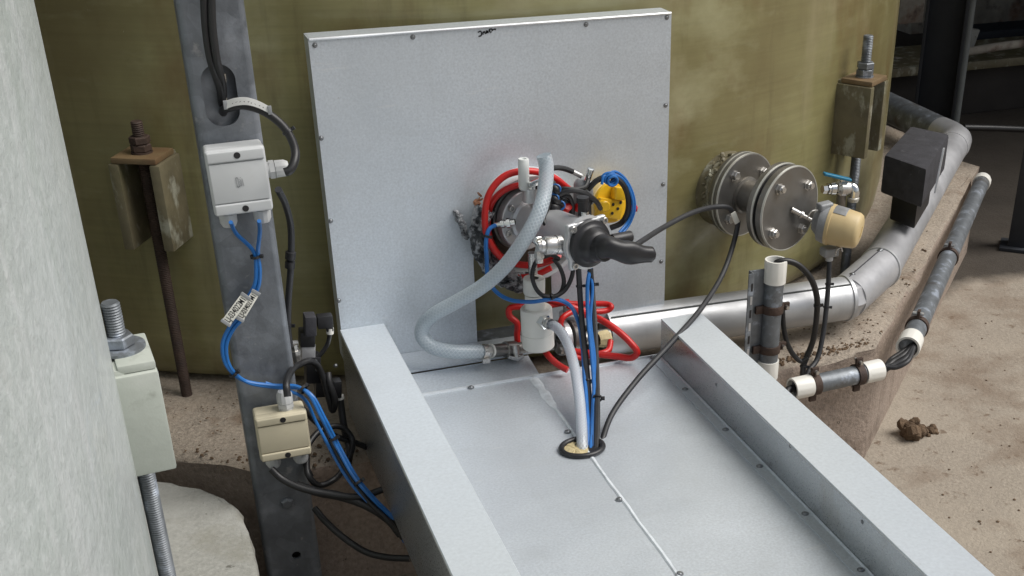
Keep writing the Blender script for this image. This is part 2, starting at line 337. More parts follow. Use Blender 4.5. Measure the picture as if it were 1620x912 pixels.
def rough_block(name, poly, z0, z1, m, label, jit=.008, round_=.0):
    """concrete plinth: subdivided top with worn, uneven rim"""
    bm = bmesh.new(); vs = [bm.verts.new((x, y, z1)) for x, y in poly]; f = bm.faces.new(vs)
    ex = bmesh.ops.extrude_face_region(bm, geom=[f]); dn = [e for e in ex['geom'] if isinstance(e, bmesh.types.BMVert)]
    for v in dn: v.co.z = z0
    bmesh.ops.recalc_face_normals(bm, faces=bm.faces)
    for it in range(4):
        ed = [e for e in bm.edges if e.calc_length() > .07]
        if not ed: break
        bmesh.ops.subdivide_edges(bm, edges=ed, cuts=1, use_grid_fill=True)
    top = [e for e in bm.edges if abs(e.verts[0].co.z-z1) < 1e-5 and abs(e.verts[1].co.z-z1) < 1e-5 and len(e.link_faces) == 2 and e.calc_face_angle(0) > .8]
    bmesh.ops.bevel(bm, geom=top, offset=.014, segments=2, affect='EDGES', profile=.5)
    rnd = random.Random(3)
    for v in bm.verts:
        if v.co.z > z1-.016 and len(v.link_faces): 
            a = max((e.calc_face_angle(0) if len(e.link_faces) == 2 else 0) for e in v.link_edges)
            if a > .2: v.co += V((rnd.uniform(-jit, jit), rnd.uniform(-jit, jit), rnd.uniform(-jit, jit*.2)))
    for f in bm.faces: f.smooth = True
    me = bpy.data.meshes.new(name); bm.to_mesh(me); bm.free(); me.set_sharp_from_angle(angle=R(50)); me.materials.append(m)
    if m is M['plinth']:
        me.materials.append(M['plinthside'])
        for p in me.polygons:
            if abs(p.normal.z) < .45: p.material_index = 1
    ob = bpy.data.objects.new(name, me); COL.objects.link(ob); tag(ob, label, "plinth"); return ob

TC, TR = V((.09, 1.61)), 1.545              # olive tank axis and radius
LC, LR = V((-2.276, -.78)), 1.54             # pale tank
rough_block("concrete_plinth", [(-.535, -.190), (.40, -.150), (.835, -.112), (1.90, .97), (1.9, 2.4), (.8, 3.4), (-.7, 3.4), (-1.75, 2.4), (-1.75, .78)], ZF-.05, ZP, M['plinth'],
            "brown weathered concrete plinth under the olive tank")
rough_block("concrete_plinth", [(-.595, -1.55)]+[(p.x, p.y) for p in smooth([V((-.594, -.50, 0)), V((-.598, -.36, 0)), V((-.610, -.275, 0)), V((-.650, -.208, 0)), V((-.73, -.140, 0))], 5)]+[(-1.1, .20), (-1.5, .5), (-3.0, .8), (-4.0, -.3), (-4.0, -1.8), (-3, -2.7), (-1.6, -2.6)], ZF-.05, ZP+.002, M['paleconc'],
            "clean pale grey concrete plinth under the pale green tank", .003)

# ------------------------------------------------------------------ tanks with their hold-down lugs
def tank(label, c, r, z0, m, loc):
    t = thing("storage_tank", label, "tank", loc)
    MB().lathe((c.x, c.y, 0), (0, 0, 1), [(z0, 0), (z0, r-.05), (z0+.012, r-.022), (z0+.04, r-.008), (z0+.10, r), (z0+.5, r), (z0+1, r), (z0+2.2, r), (z0+4.4, r), (z0+4.8, r-.03), (z0+5.1, r-.4), (z0+5.2, 0)], 160).build("shell", m, t, sharp=60)
    return t
olive = tank("olive green filament wound tank behind the metal panel", TC, TR, ZP+.002, M['tank'], (TC.x, TC.y, ZP))
pale = tank("pale green fibreglass tank in the left foreground", LC, LR, ZP+.006, M['palegrp'], (LC.x, LC.y, ZP))

def lug(t, c, r, ang, ztop, mp, mtop, hgt=.172, depth=.088, half=.041, plate=.012):
    a = R(ang); o = V((math.sin(a), -math.cos(a), 0)); tt = V((math.cos(a), math.sin(a), 0)); up = V((0, 0, 1)); s0 = V((c.x, c.y, 0))+o*r
    lg = MB()
    # the back pad keeps both cheeks on the shell
    lg.box(s0+o*.000+up*(ztop-hgt/2), (half*1.1, .012, hgt/2-.004), (tt, o, up)); pad = lg.build("anchor_lug", mp, t, .006)
    for k in (-1, 1):
        MB().box(s0+tt*(k*half)+o*(depth/2-.02)+up*(ztop-plate-hgt/2), (.0105, depth/2+.02, hgt/2), (tt, o, up)).build("side_plate", mp, pad, .004)
    MB().box(s0+o*(depth*.52)+up*(ztop-plate/2+.0005), (half+.004, depth*.46, plate/2), (tt, o, up)).build("top_plate", mtop, pad, .003)
    return s0+o*(depth*.52)
def rod(label, p, ztop, zplate, zbot, r=.012, nuts=2, wash=.0, thread=None, group=None, m='zincpipe'):
    t = thing("anchor_rod", label, "anchor rod", (p.x, p.y, zbot), group)
    b = V((p.x, p.y, 0)); up = V((0, 0, 1))
    MB().lathe(b, up, rod_profile(zbot, ztop, r), 16).build("threaded_rod", M[m], t, sharp=28)
    z = zplate
    if wash: MB().lathe(b, up, [(z, r), (z, wash), (z+.004, wash), (z+.0045, wash-.002), (z+.0045, r)], 28).build("washer", M[m], t); z += .0046
    else: MB().lathe(b, up, [(z, r), (z, r*1.75), (z+.003, r*1.75), (z+.003, r)], 24).build("washer", M[m], t); z += .003
    for k in range(nuts):
        hgt = r*1.25
        MB().lathe(b, up, [(z, r), (z, r*1.55), (z+.002, r*1.72), (z+hgt-.002, r*1.72), (z+hgt, r*1.55), (z+hgt, r)], 6, a0=.3+k*.35).build("nut", M[m], t, sharp=20); z += hgt+.0006
    return t
pl = lug(olive, TC, TR, -28.1, .335, M['lug'], M['lugtop'])
rod("rusty threaded anchor rod rising from the lug on the shaded left of the olive tank", pl, .397, .3355, ZP-.02, .0115, 2, 0, m='rust')
pr_ = lug(olive, TC, TR, 34.7, .322, M['lug'], M['lugtop'])
rod("threaded anchor rod with two nuts on the right lug of the olive tank", pr_, .42, .3225, ZP-.02, .0125)
pp = lug(pale, LC, LR, 94.8, .306, M['palelug'], M['palelug'], hgt=.150, depth=.052, half=.046)
rod("grey threaded anchor rod with broad washer on the pale tank's lug", V((-.729, -.640, 0)), .374, .3065, ZP-.02, .0125, 1, .034)

# ------------------------------------------------------------------ steel column with cable slot
def column():
    x0, x1, yf, th = -.572, -.4715, -.25, .006
    t = thing("steel_column", "mottled galvanised steel channel column carrying two junction boxes", "column", ((x0+x1)/2, yf, ZF))
    mb = MB(); xc = (x0+x1)/2; hw = (x1-x0)/2-.010
    def plate(z0, z1, hole=None):
        n = 48
        if not hole:
            mb.box((xc, yf+th/2, (z0+z1)/2), (hw, th/2, (z1-z0)/2)); return
        hx, hz, rr, hh = hole; zc = (z0+z1)/2
        outer, inner = [], []
        for i in range(n):
            a = 2*math.pi*(i+.5)/n; dx, dz = math.cos(a), math.sin(a)
            k = min(hw/max(abs(dx), 1e-6), (z1-z0)/2/max(abs(dz), 1e-6)); outer.append((xc+dx*k, zc+dz*k))
            e = max(0, hh-rr); sx, sz = dx*rr, dz*rr + (e if dz > 0 else -e)
            inner.append((hx+sx, hz+sz))
        # corners belong to the outline
        for cx_, cz_ in ((-1, -1), (1, -1), (1, 1), (-1, 1)):
            j = min(range(n), key=lambda i: (outer[i][0]-(xc+cx_*hw))**2+(outer[i][1]-(zc+cz_*(z1-z0)/2))**2); outer[j] = (xc+cx_*hw, zc+cz_*(z1-z0)/2)
        L = [mb.add([(x, y, z) for x, z in q]) for q in (outer, inner) for y in (yf, yf+th)]
        of, ob_, inf, inb = L
        for i in range(n):
            j = (i+1) % n
            mb.face([of+i, of+j, inf+j, inf+i]); mb.face([ob_+j, ob_+i, inb+i, inb+j]); mb.face([inf+i, inf+j, inb+j, inb+i])
    sl_, sb = P(349, 152, yf), P(469, 879, yf)
    plate(ZF, sb.z-.06); plate(sb.z-.06, sb.z+.06, (sb.x, sb.z, .0085, .0085)); plate(sb.z+.06, sl_.z-.09)
    plate(sl_.z-.09, sl_.z+.09, (sl_.x, sl_.z, .026, .049)); plate(sl_.z+.09, 2.1)
    # rolled corners and flanges of the channel
    for x, s, a0 in ((x0+.010, -1, 0), (x1-.010, 1, 0)):
        q = [(x+s*.010*math.sin(k*math.pi/12), yf+.010-.010*math.cos(k*math.pi/12)) for k in range(7)]
        q2 = [(x+s*.004*math.sin(k*math.pi/12), yf+.010-.004*math.cos(k*math.pi/12)) for k in range(7)]
        out = q+[(x+s*.010, yf+.055), (x+s*.004, yf+.055)]+q2[::-1]
        mb.prism([(a, b, ZF) for a, b in out], (0, 0, 2.1-ZF))
    mb.build("channel", M['column'], t)
    b1 = P(454, 796, yf); HB = MB().lathe((0, 0, 0), (0, 0, 1), [(0, .013), (.004, .0125), (.008, .009), (.009, 0)], 6).mesh("bolt", M['column'], sharp=20)
    inst("bolt", HB, t, b1, (0, -1, 0))
    # web seen through the slot
    MB().box((xc-.004, yf+.0175, sl_.z), (.036, .002, .10), (V((.985, .17, 0)), V((-.17, .985, 0)), V((0, 0, 1)))).build("backing_plate", M['column'], t)
    MB().box((sl_.x+.007, yf+.008, sl_.z+.006), (.003, .004, .026), (V((.96, .2, -.1)).normalized(), V((-.2, .97, 0)).normalized(), V((.1, 0, 1)))).build("inner_rib", M['oldbeam'], t, .001)
    return t
column()

# ------------------------------------------------------------------ insulated metal casing: upright panel
PB, PT = -.072, .564
def panel():
    t = thing("metal_panel_casing", "upright galvanised sheet casing with a round cut-out, screwed to the olive tank", "metal casing", (0, .03, PB))
    q = P(838, 358, -.034); c = V((q.x, q.z)); rr = .1115; sx0, sx1 = -.0735, .092
    a_s, a_e = R(196), -math.acos((sx1-c.x)/rr)
    pts = [(-.35, PB), (sx0, PB), (sx0+.001, c.y-.075)]
    span = (a_s - a_e) % (2*math.pi)
    pts += [(c.x+rr*math.cos(a_s-span*i/40), c.y+rr*math.sin(a_s-span*i/40)) for i in range(41)]
    pts += [(sx1, PB), (.35, PB), (.35, PT), (-.35, PT)]
    MB().prism([(x, -.0012, z) for x, z in pts], (0, .0024, 0)).build("front_sheet", M['sheet'], t)
    MB().box((-.3488, .026, (PB+PT)/2), (.0012, .0245, (PT-PB)/2)).build("side_sheet", M['sheet'], t)
    MB().box((.3488, .026, (PB+PT)/2), (.0012, .0245, (PT-PB)/2)).build("side_sheet", M['sheet'], t)
    MB().box((0, .026, PT-.0008), (.3475, .0245, .0012)).build("top_sheet", M['sheet'], t)
    MB().tube([(-.3485, -.0022, PT-.001), (.3485, -.0022, PT-.001)], .0026, 6).build("folded_top_edge", M['edge'], t)
    for x, y in ((498, 72), (653, 59), (927, 39), (1055, 28), (1053, 167), (1049, 292), (508, 219), (523, 350), (536, 476), (1046, 414)):
        inst("screw", SCREW, t, P(x, y, -.0014), (0, -1, 0), random.random(), .72)
    # marker scrawl near the top edge, like an upside down signature
    mb = MB(); o = P(757, 56, -.0013); ex = V((.0017, 0, .0002)); ey = V((-.0002, 0, .0017))
    st = [[(0, 3.2), (3, 3.6), (3.6, 1), (2.6, -1), (0, -1.2)], [(5, -.2), (5.4, 2.4)], [(5.2, 1.2), (6.8, 2.6), (7.8, .2)], [(9, .4), (9.3, 2.8), (10.8, 1.6), (9.6, .9)], [(10.8, 2.6), (11, .4)],
          [(15, 3.8), (12.8, 3.6), (12.6, 1.6), (13.4, 2.2)], [(13.4, .2), (14.6, .9)], [(15.4, 3.5), (16.4, 2.4), (15.6, 2)], [(17, 2.8), (20, 2.6)], [(18.4, 3), (19.8, 2.2)]]
    text_strokes(mb, st, o, ex, ey, V((0, -1, 0)), .0021)
    mb.build("handwriting", M['ink'], t)
    return t
panel()

# ------------------------------------------------------------------ trough in front of the panel
FZ = -.085                                  # its floor
def trough():
    y0, yr, ye = -.002, -.180, -1.75
    t = thing("metal_trough", "galvanised sheet trough with raised side curbs running towards the viewer", "metal trough", (0, -.9, ZP))
    for xa, xb, yb, in ((-.3525, -.2645, y0), (.2645, .3525, yr)):
        xc, hw = (xa+xb)/2, (xb-xa)/2
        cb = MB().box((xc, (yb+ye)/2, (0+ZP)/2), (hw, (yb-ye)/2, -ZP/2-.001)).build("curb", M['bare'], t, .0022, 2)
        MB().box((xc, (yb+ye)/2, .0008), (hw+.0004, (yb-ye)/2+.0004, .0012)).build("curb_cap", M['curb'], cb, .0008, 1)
        # folded rim lines along the top arrises
        for xe in (xa, xb): MB().tube([(xe, yb-.003, -.0012), (xe, ye, -.0012)], .0016, 6).build("folded_edge", M['edge'], cb)
    sm = -.0085
    MB().box(((-.2655+sm)/2, (-.170+ye)/2, FZ-.002), ((sm+.2655)/2-.0005, (-.170-ye)/2, .002)).build("floor_sheet", M['sheet'], t)
    MB().box(((.2655+sm+.001)/2, (-.170+ye)/2, FZ-.0026), ((.2655-sm)/2-.0005, (-.170-ye)/2, .002)).build("floor_sheet", M['sheet'], t)
    MB().prism([(-.2645, -.172, FZ), (-.2645, -.1715, FZ+.004), (-.2645, -.1695, FZ+.004), (-.2645, -.168, FZ-.03), (-.2645, -.171, FZ-.03)], (.529, 0, 0)).build("folded_rear_edge", M['edge'], t)
    # side flange under the right curb, with its row of screws
    MB().prism([(.2640, 0, FZ+.006), (.2632, 0, FZ+.0065), (.2615, 0, FZ+.0022), (.243, 0, FZ+.0012), (.243, 0, FZ-.0008), (.2640, 0, FZ-.0008)], (0, -1.55, 0)).build("side_flange", M['sheet'], t, sharp=4).location.y += -.185
    # rear strips between floor and panel
    MB().box((-.122, -.0455, PB-.0005), (.142, .0435, .0018)).build("rear_strip", M['sheet'], t)
    MB().box((-.128, -.1300, -.0815), (.136, .0375, .0016), (V((1, 0, 0)), V((0, 1, .12)).normalized(), V((0, -.12, 1)).normalized())).build("rear_strip", M['sheet'], t)
    MB().box((.0, .032, PB-.004), (.115, .028, .0018)).build("base_ledge", M['zincpipe'], t)  # darker zinc colour stands in for the shade on this sheet
    MB().box((.125, -.080, ZP+.012), (.138, .080, .0015)).build("recess_sheet", M['sheet'], t)
    # centre seam with sealant
    mb = MB(); n = 90; rnd = random.Random(5); pv = None
    for i in range(n+1):
        y = -.180-1.5*i/n; wd_ = (.0085 if y > -.31 else .0036)*(1+(.28 if y > -.31 else .10)*rnd.uniform(-1, 1)); off = .0006*math.sin(i*.7)+rnd.uniform(-.0003, .0003)
        if -.52 < y < -.44: wd_ = .004
        b = mb.add([(sm-wd_+off, y, FZ+.0004), (sm-wd_*.4+off, y, FZ+.0026), (sm+wd_*.5+off, y, FZ+.0024), (sm+wd_+off, y, FZ+.0004)])
        if pv is not None:
            for k in range(3): mb.face([pv+k, pv+k+1, b+k+1, b+k])
        pv = b
    mb.build("sealant_seam", M['sealant'], t)
    for x, y in ((1084, 616), (1148, 680), (1202, 738), (1274, 813), (1362, 902), (745, 613), (1033, 565), (898, 683), (980, 790), (1075, 908)):
        inst("screw", SCREW, t, PZ(x, y, FZ+.0018), (0, 0, 1), random.random(), .95)
    for x, y in ((1133, 609), (1250, 706), (1364, 826)):                  # small rivets in the curb's inner face
        inst("rivet", SCREW, t, PX(x, y, .2643), (-1, 0, 0), 0, .55)
    inst("rivet", SCREW, t, P(1104, 500, yr).xyz+V((0, -.006, .001)), (0, 0, 1), 0, .5); inst("rivet", SCREW, t, PZ(597, 519, .0), (0, 0, 1), 0, .5)
    # cable grommet with its foam filling
    gp = PZ(921, 711, FZ)
    gr = MB()
    ring = [gp+V((.038*math.cos(a), .031*math.sin(a), .004)) for a in [2*math.pi*i/40 for i in range(41)]]
    gr.tube(ring, .0052, 10, 1); gr.build("grommet", M['black'], t)
    MB().lathe(gp+V((0, 0, .0008)), (0, 0, 1), [(0, .030), (.0012, .030), (.0012, 0)], 24).build("hole", M['ink'], t)
    mb = MB(); gp = gp+V((-.012, 0, 0)); c = mb.add([gp+V((0, 0, .0035))]); b = mb.add([gp+V((.022*math.cos(a), .026*math.sin(a), .0028+random.uniform(-.0012, .0012))) for a in [2*math.pi*i/30 for i in range(30)]])
    b2 = mb.add([gp+V((.012*math.cos(a), .014*math.sin(a), .0035+random.uniform(-.002, .003))) for a in [2*math.pi*i/30 for i in range(30)]])
    for i in range(30):
        j = (i+1) % 30; mb.face([b+i, b+j, b2+j, b2+i]); mb.face([b2+i, b2+j, c])
    mb.build("foam_filling", M['cork'], t)
    return t
trough()

# ------------------------------------------------------------------ dark plant behind, upper right, under an added roof and walls
def shelter():
    t = thing("added_shade_roof", "added roof out of view that darkens the plant area behind the tanks", "roof", (3.6, 5.0, ZF))
    MB().box((5.1, 3.85, 1.75), (3.05, 3.0, .06)).build("shade_roof_sheet", M['roof'], t)  # unseen roof, added to keep light off the background
    w = thing("added_back_wall", "added dark wall out of view at the back, darkening the plant area", "wall", (4, 6, ZF))
    MB().box((4.0, 6.2, .58), (3.6, .10, 1.1)).build("masonry", M['darkwall'], w)  # unseen wall, added to darken the area behind
    w = thing("added_side_wall", "added dark wall out of view on the far right, keeping light out", "wall", (6, 4, ZF))
    MB().box((5.2, 3.4, .58), (.10, 2.65, 1.1)).build("masonry", M['darkwall'], w)  # unseen wall, added to block light from the right
    # steel post behind the tank, with a grey pipe against its side
    b = PZ(1468, 250, ZF); d = (b-CAM); d.z = 0; d.normalize(); s = V((d.y, -d.x, 0))
    p = thing("steel_post", "dark steel post standing beyond the bend of the clad pipe", "post", b)
    for k, (o, hx, hy) in enumerate(((-.075, .006, .075), (.075, .006, .075), (0, .075, .006))):
        MB().box(V((b.x, b.y, .9))+s*o, (hx, hy, 1.39), (s, d, V((0, 0, 1)))).build("flange" if k < 2 else "web", M['darkpaint'], p, .001)
    q = b+s*.088-d*.05
    c = thing("vertical_pipe", "thin grey vertical pipe running beside the dark post", "pipe", q)
    MB().cyl((q.x, q.y, ZF), (q.x, q.y, 2.3), .018, 16).build("pipe_wall", M['greypaint'], c)
    for z in (.35, 1.15):
        MB().lathe((q.x, q.y, z), (0, 0, 1), [(0, .018), (0, .023), (.03, .023), (.03, .018)], 16).build("pipe_clip", M['rust'], c)
    # black stand on the right edge
    b = PZ(1608, 392, ZF); d = (b-CAM); d.z = 0; d.normalize(); s = V((d.y, -d.x, 0))
    p = thing("equipment_stand", "black post with a square foot plate at the right edge", "stand", b)
    MB().box(b+V((0, 0, .95)), (.030, .030, .95), (s, d, V((0, 0, 1)))).build("post", M['darkpaint'], p, .003)
    MB().box(b+V((0, 0, .006)), (.055, .055, .006), (s, d, V((0, 0, 1)))).build("foot_plate", M['darkpaint'], p, .002)
    # beams of old tanks/walls
    for (ax, ay, bx, by, Y, hh, dd, lab) in ((1425, 25, 1720, 25, 4.3, .16, .12, "rust stained concrete beam high in the dark background"),
                                             (1500, 62, 1720, 48, 3.4, .055, .10, "upper dark shelf beam crossing the background"),
                                             (1400, 98, 1720, 70, 3.1, .032, .12, "lower thin ledge with debris in the dark background")):
        a_, b_ = P(ax, ay, Y), P(bx, by, Y); a_.z = b_.z = (a_.z+b_.z)/2
        e = thing("beam", lab, "beam", (a_+b_)/2)
        MB().box((a_+b_)/2, ((b_-a_).length/2, dd, hh)).build("beam_body", M['darkpaint'] if 'upper' in lab else M['oldbeam'], e, .008)
    rp = thing("rusty_pipe", "rust stained pipe lying along the front of the low dark wall", "pipe", P(1570, 76, 2.38))
    MB().tube([P(1478, 86, 2.38), P(1530, 82, 2.38), P(1580, 74, 2.38), P(1680, 62, 2.38)], .019, 12).build("pipe_wall", M['oldbeam'], rp)
    bd = thing("broken_board", "pale broken board leaning in the clutter beside the dark post", "board", P(1525, 62, 2.5))
    MB().prism([P(1503, 74, 2.44), P(1540, 78, 2.44), P(1551, 48, 2.50), P(1520, 44, 2.50)], (.01, .03, 0)).build("board_body", M['paleconc'], bd, .004)
    cs = thing("pale_slab", "pale stained slab seen between the tank and the dark post", "slab", P(1438, 20, 2.9))
    MB().box(P(1436, 10, 2.9), (.07, .04, .075)).build("slab_body", M['oldbeam'], cs, .008)
    sp = thing("short_pipe", "short thin pipe stub low between the tank and the dark post", "pipe", P(1430, 92, 2.6))
    MB().cyl(P(1415, 96, 2.6), P(1446, 100, 2.6), .017, 12).build("pipe_wall", M['oldbeam'], sp)
    # black low kerb line and hose on the floor behind the pipe bend
    cable("floor_hose", "thin dark hose lying along the floor behind the pipe bend", [PZ(1525, 202, ZF+.30), PZ(1570, 203, ZF+.29), PZ(1640, 206, ZF+.28), PZ(1760, 212, ZF+.28)], .012, M['cable'], "hose")
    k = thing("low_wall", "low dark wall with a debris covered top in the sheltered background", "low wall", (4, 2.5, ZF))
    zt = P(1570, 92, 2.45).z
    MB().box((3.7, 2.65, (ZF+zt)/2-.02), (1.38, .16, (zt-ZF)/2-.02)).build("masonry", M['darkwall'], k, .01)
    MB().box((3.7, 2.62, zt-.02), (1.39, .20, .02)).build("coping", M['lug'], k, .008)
shelter()
def floor_shade_and_damp():
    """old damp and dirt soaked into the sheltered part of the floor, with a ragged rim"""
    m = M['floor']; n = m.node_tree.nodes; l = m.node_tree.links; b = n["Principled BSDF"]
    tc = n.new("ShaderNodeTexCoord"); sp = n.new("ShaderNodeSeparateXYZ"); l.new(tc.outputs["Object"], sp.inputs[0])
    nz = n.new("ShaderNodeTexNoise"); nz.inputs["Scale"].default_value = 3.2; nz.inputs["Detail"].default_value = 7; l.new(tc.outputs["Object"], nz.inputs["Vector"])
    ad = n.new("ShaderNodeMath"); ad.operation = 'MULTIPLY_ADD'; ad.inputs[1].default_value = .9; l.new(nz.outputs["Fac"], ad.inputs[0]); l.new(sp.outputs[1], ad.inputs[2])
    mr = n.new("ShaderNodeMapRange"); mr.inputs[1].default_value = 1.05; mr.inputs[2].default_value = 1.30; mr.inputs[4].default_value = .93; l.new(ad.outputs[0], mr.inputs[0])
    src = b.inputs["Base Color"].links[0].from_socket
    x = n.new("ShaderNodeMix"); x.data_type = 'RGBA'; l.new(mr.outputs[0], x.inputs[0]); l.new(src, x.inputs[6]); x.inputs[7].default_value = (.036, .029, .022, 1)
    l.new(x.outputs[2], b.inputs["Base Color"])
floor_shade_and_damp()

# ================================================================== FITTINGS
# ------------------------------------------------------------------ junction boxes
def junction_box(label, tl, tr, br, bl, yf, ydep, m, glands, ph=True, screws=()):
    """box with raised lid ends; corners are the lid's front corners"""
    o = (tl+tr+br+bl)/4; ex = ((tr-tl)+(br-bl)).normalized(); ey = ((tl-bl)+(tr-br)); nr = ex.cross(ey).normalized(); ey = nr.cross(ex).normalized()
    if nr.y > 0: nr = -nr
    w, h = ((tr-tl).length+(br-bl).length)/4, ((tl-bl).length+(tr-br).length)/4
    t = thing("junction_box", label, "junction box", o-nr*ydep)
    ax = (ex, nr, ey)
    MB().box(o-nr*(ydep*.5+.010), (w*.98, ydep*.5-.010, h*.98), ax).build("box_body", m, t, .006, 3)
    lid = MB().box(o-nr*.0115, (w, .0085, h), ax).build("lid", m, t, .0055, 3)
    MB().box(o-nr*.0021, (w*.93, .0021, h*.60), ax).build("lid_panel", m, lid, .0012, 2)
    for s in (-1, 1):
        MB().box(o+ey*(s*h*.805)-nr*.0010, (w*.955, .0030, h*.165), ax).build("lid_end", m, lid, .0026, 3)
        hp = o+ey*(s*h*.82)+ex*(w*.05)+nr*.0021
        MB().lathe(hp, nr, [(0, .0052), (.0006, .0050), (.0006, .0036), (0.0003, 0)], 16).build("lid_screw", M['black'], lid)
    for gp, gd, gl in glands:
        p = o+ex*(gp[0]*w)+ey*(gp[1]*h)-nr*(ydep*.5); d = ex*gd[0]+ey*gd[1]
        if gd[1] < 0: p = p-d*.009
        gm = MB().lathe(p, d, [(-.004, 0), (-.004, .0125), (.006, .0125)], 20)
        gm.lathe(p+d*.004, d, [(0, .0125), (0, .0150), (.008, .0150), (.008, .0125)], 6)
        gm.lathe(p+d*.012, d, [(0, .0105), (.001, .0142), (.016, .0136), (.022, .0105), (.022, .006), (.018, 0)], 12)
        gm.build("cable_gland", M['gland'], t, sharp=25)
    return t, o, ex, ey, nr, w, h
yb = -.312
J1 = junction_box("light grey junction box high on the galvanised column", P(321, 243, yb), P(415, 231, yb), P(437, 333, yb), P(342, 344, yb), yb, .052, M['greybox'],
                  [((1.0, .12), (1, 0), 1), ((-.55, -1.0), (0, -1), 1), ((.62, -1.0), (0, -1), 1)])
def print_mark(J):
    t, o, ex, ey, nr, w, h = J; mb = MB(); o2 = o+nr*.0004
    st = [[(-7, 9), (-6.2, -9)], [(-3, 9), (-2, -9)], [(-7, 9), (-5, 10.5), (-3, 9)], [(-6.2, -9), (-4, -10.5), (-2, -9)], [(-1, 6), (0, 6.2)], [(2, 9.5), (3, 9.5)], [(0, 3), (.6, -4)], [(2.4, 5), (3.2, -6)], [(5.5, 7), (7, -9)], [(0, -6), (3, -6.4)], [(0, -8), (3.4, -8.2)]]
    text_strokes(mb, st, o2, ex*.00075, ey*.00075, nr, .0011)
    mb.build("print_mark", M['greyink'], t)
print_mark(J1)
J2 = junction_box("beige dusty junction box low on the galvanised column", P(403, 664, yb), P(489, 652, yb), P(491, 718, yb), P(413, 734, yb), yb, .052, M['beige'],
                  [((.28, 1.0), (0, 1), 1), ((-.5, -1.0), (0, -1), 1), ((.58, -1.0), (0, -1), 1)])

# ------------------------------------------------------------------ cables on the column
yc = -.275
pts = [P(322, -30, yc), P(325, 40, yc), P(333, 95, yc), P(348, 140, -.255), P(352, 168, -.23), P(358, 180, -.205)]
cable("black_cable", "left of two black cables dropping down the column into its slot", pts, .0062, M['cable'], group=None)
pts = [P(334, -30, yc), P(336, 40, yc-.005), P(343, 95, yc-.005), P(352, 135, -.255), P(353, 170, -.23), P(358, 186, -.205)]
cable("black_cable", "right of two black cables dropping down the column into its slot", pts, .0062, M['cable'])
pts = [P(352, 182, -.21), P(358, 172, -.262), P(385, 167, -.285), P(420, 178, -.295), P(452, 205, -.305), P(467, 238, -.318), P(465, 258, -.332), P(458, 270, -.338), P(450, 273, -.338)]
k = cable("black_cable", "thick black cable with a white tag curving from the column slot to the grey box", pts, .0068, M['cable'], ties=(.52,))
mb = MB(); tagp = smooth([P(356, 166, -.274), P(372, 161, -.283), P(390, 160, -.290), P(408, 165, -.294), P(426, 174, -.298)], 6)
b = [mb.add([q+V((0, -.006, .0065)), q+V((0, -.0085, -.0045)), q+V((0, -.0070, -.0047)), q+V((0, -.0045, .0065))]) for q in tagp]
for i in range(len(b)-1):
    for j in range(4): mb.face([b[i]+j, b[i]+(j+1) % 4, b[i+1]+(j+1) % 4, b[i+1]+j])
mb.face([b[0]+j for j in range(4)]); mb.face([b[-1]+j for j in range(4)])
tg = mb.build("cable_tag", M['clearlabel'], k, label="white printed cable tag")
mb = MB()
for i in range(4, len(tagp)-4, 2):
    q = (tagp[i]+tagp[i+1])/2+V((0, -.0080, .001)); e = (tagp[i+1]-tagp[i]).normalized()
    for _ in range(2):
        x0 = random.uniform(-1.2, .6); y0 = random.uniform(-.9, .5)
        text_strokes(mb, [[(x0, y0), (x0+random.uniform(.3, 1.1), y0+random.uniform(-.4, .5))]], q, e*.0014, V((0, -.2, .98))*.0016, V((0, -1, -.2)), .0007)
mb.build("print", M['ink'], tg)
for q in (tagp[0], tagp[-1]):
    MB().box(q+V((0, -.0065, .001)), (.0030, .0024, .0066)).build("tag_clip", M['greyink'], tg, .0006)
# dark cable with inline connector down the right of the column
pts = [P(440, 300, -.22), P(452, 325, -.19), P(460, 360, -.17), P(460, 420, -.165), P(456, 480, -.165), P(456, 525, -.17), P(459, 548, -.17)]
k = cable("black_cable", "black cable with an inline plug hanging to the right of the column", pts, .0060, M['greycable'], ties=(.80,))
for (a, b_, r) in ((P(460, 398, -.166), P(459, 411, -.166), .0092), (P(459, 413, -.166), P(458.5, 425, -.166), .0088)):
    MB().lathe(a, b_-a, [(0, .006), (.001, r), ((b_-a).length-.001, r), ((b_-a).length, .006)], 12).build("inline_plug", M['black'], k)
# blue cables from the grey box, tied, tagged, sweeping down to the trough
Y0 = -.266
def bl(off, s=(365, 352)):
    o = off
    return [P(s[0], s[1], -.33), P(s[0]+1+8*(s[0] < 390), s[1]+18, -.29)] + [P(x+o*1.0, y+o*.5, yy) for x, y, yy in ((402, 400, Y0), (405, 425, Y0), (403, 450, Y0), (393, 470, Y0), (378, 500, Y0-.006), (362, 520, Y0-.01), (352, 545, Y0-.012), (358, 578, Y0-.012), (385, 602, Y0-.01), (430, 610, Y0-.01), (470, 612, -.285), (488, 624, -.30), (508, 660, -.31), (532, 706, -.32), (560, 755, -.37), (590, 790, -.40), (618, 818, -.405), (640, 850, -.41))]
cable("blue_cable", "blue cable from the left gland of the grey box, sweeping down past the beige box", bl(0), .0034, M['blue'], ties=(.12, .50, .66, .78, .86), n=8, tr=2.0)
cable("blue_cable", "blue cable from the right gland of the grey box, running beside its twin", bl(6, (410, 350)), .0034, M['blue'], n=8)
cable("blue_cable", "third blue cable joining the pair below the beige box gland", [P(420, 606, -.27), P(455, 618, -.28), P(480, 630, -.29), P(500, 668, -.285), P(524, 714, -.31), P(555, 765, -.36), P(590, 802, -.395), P(620, 828, -.40), P(640, 858, -.41)], .0031, M['blue'], n=8)
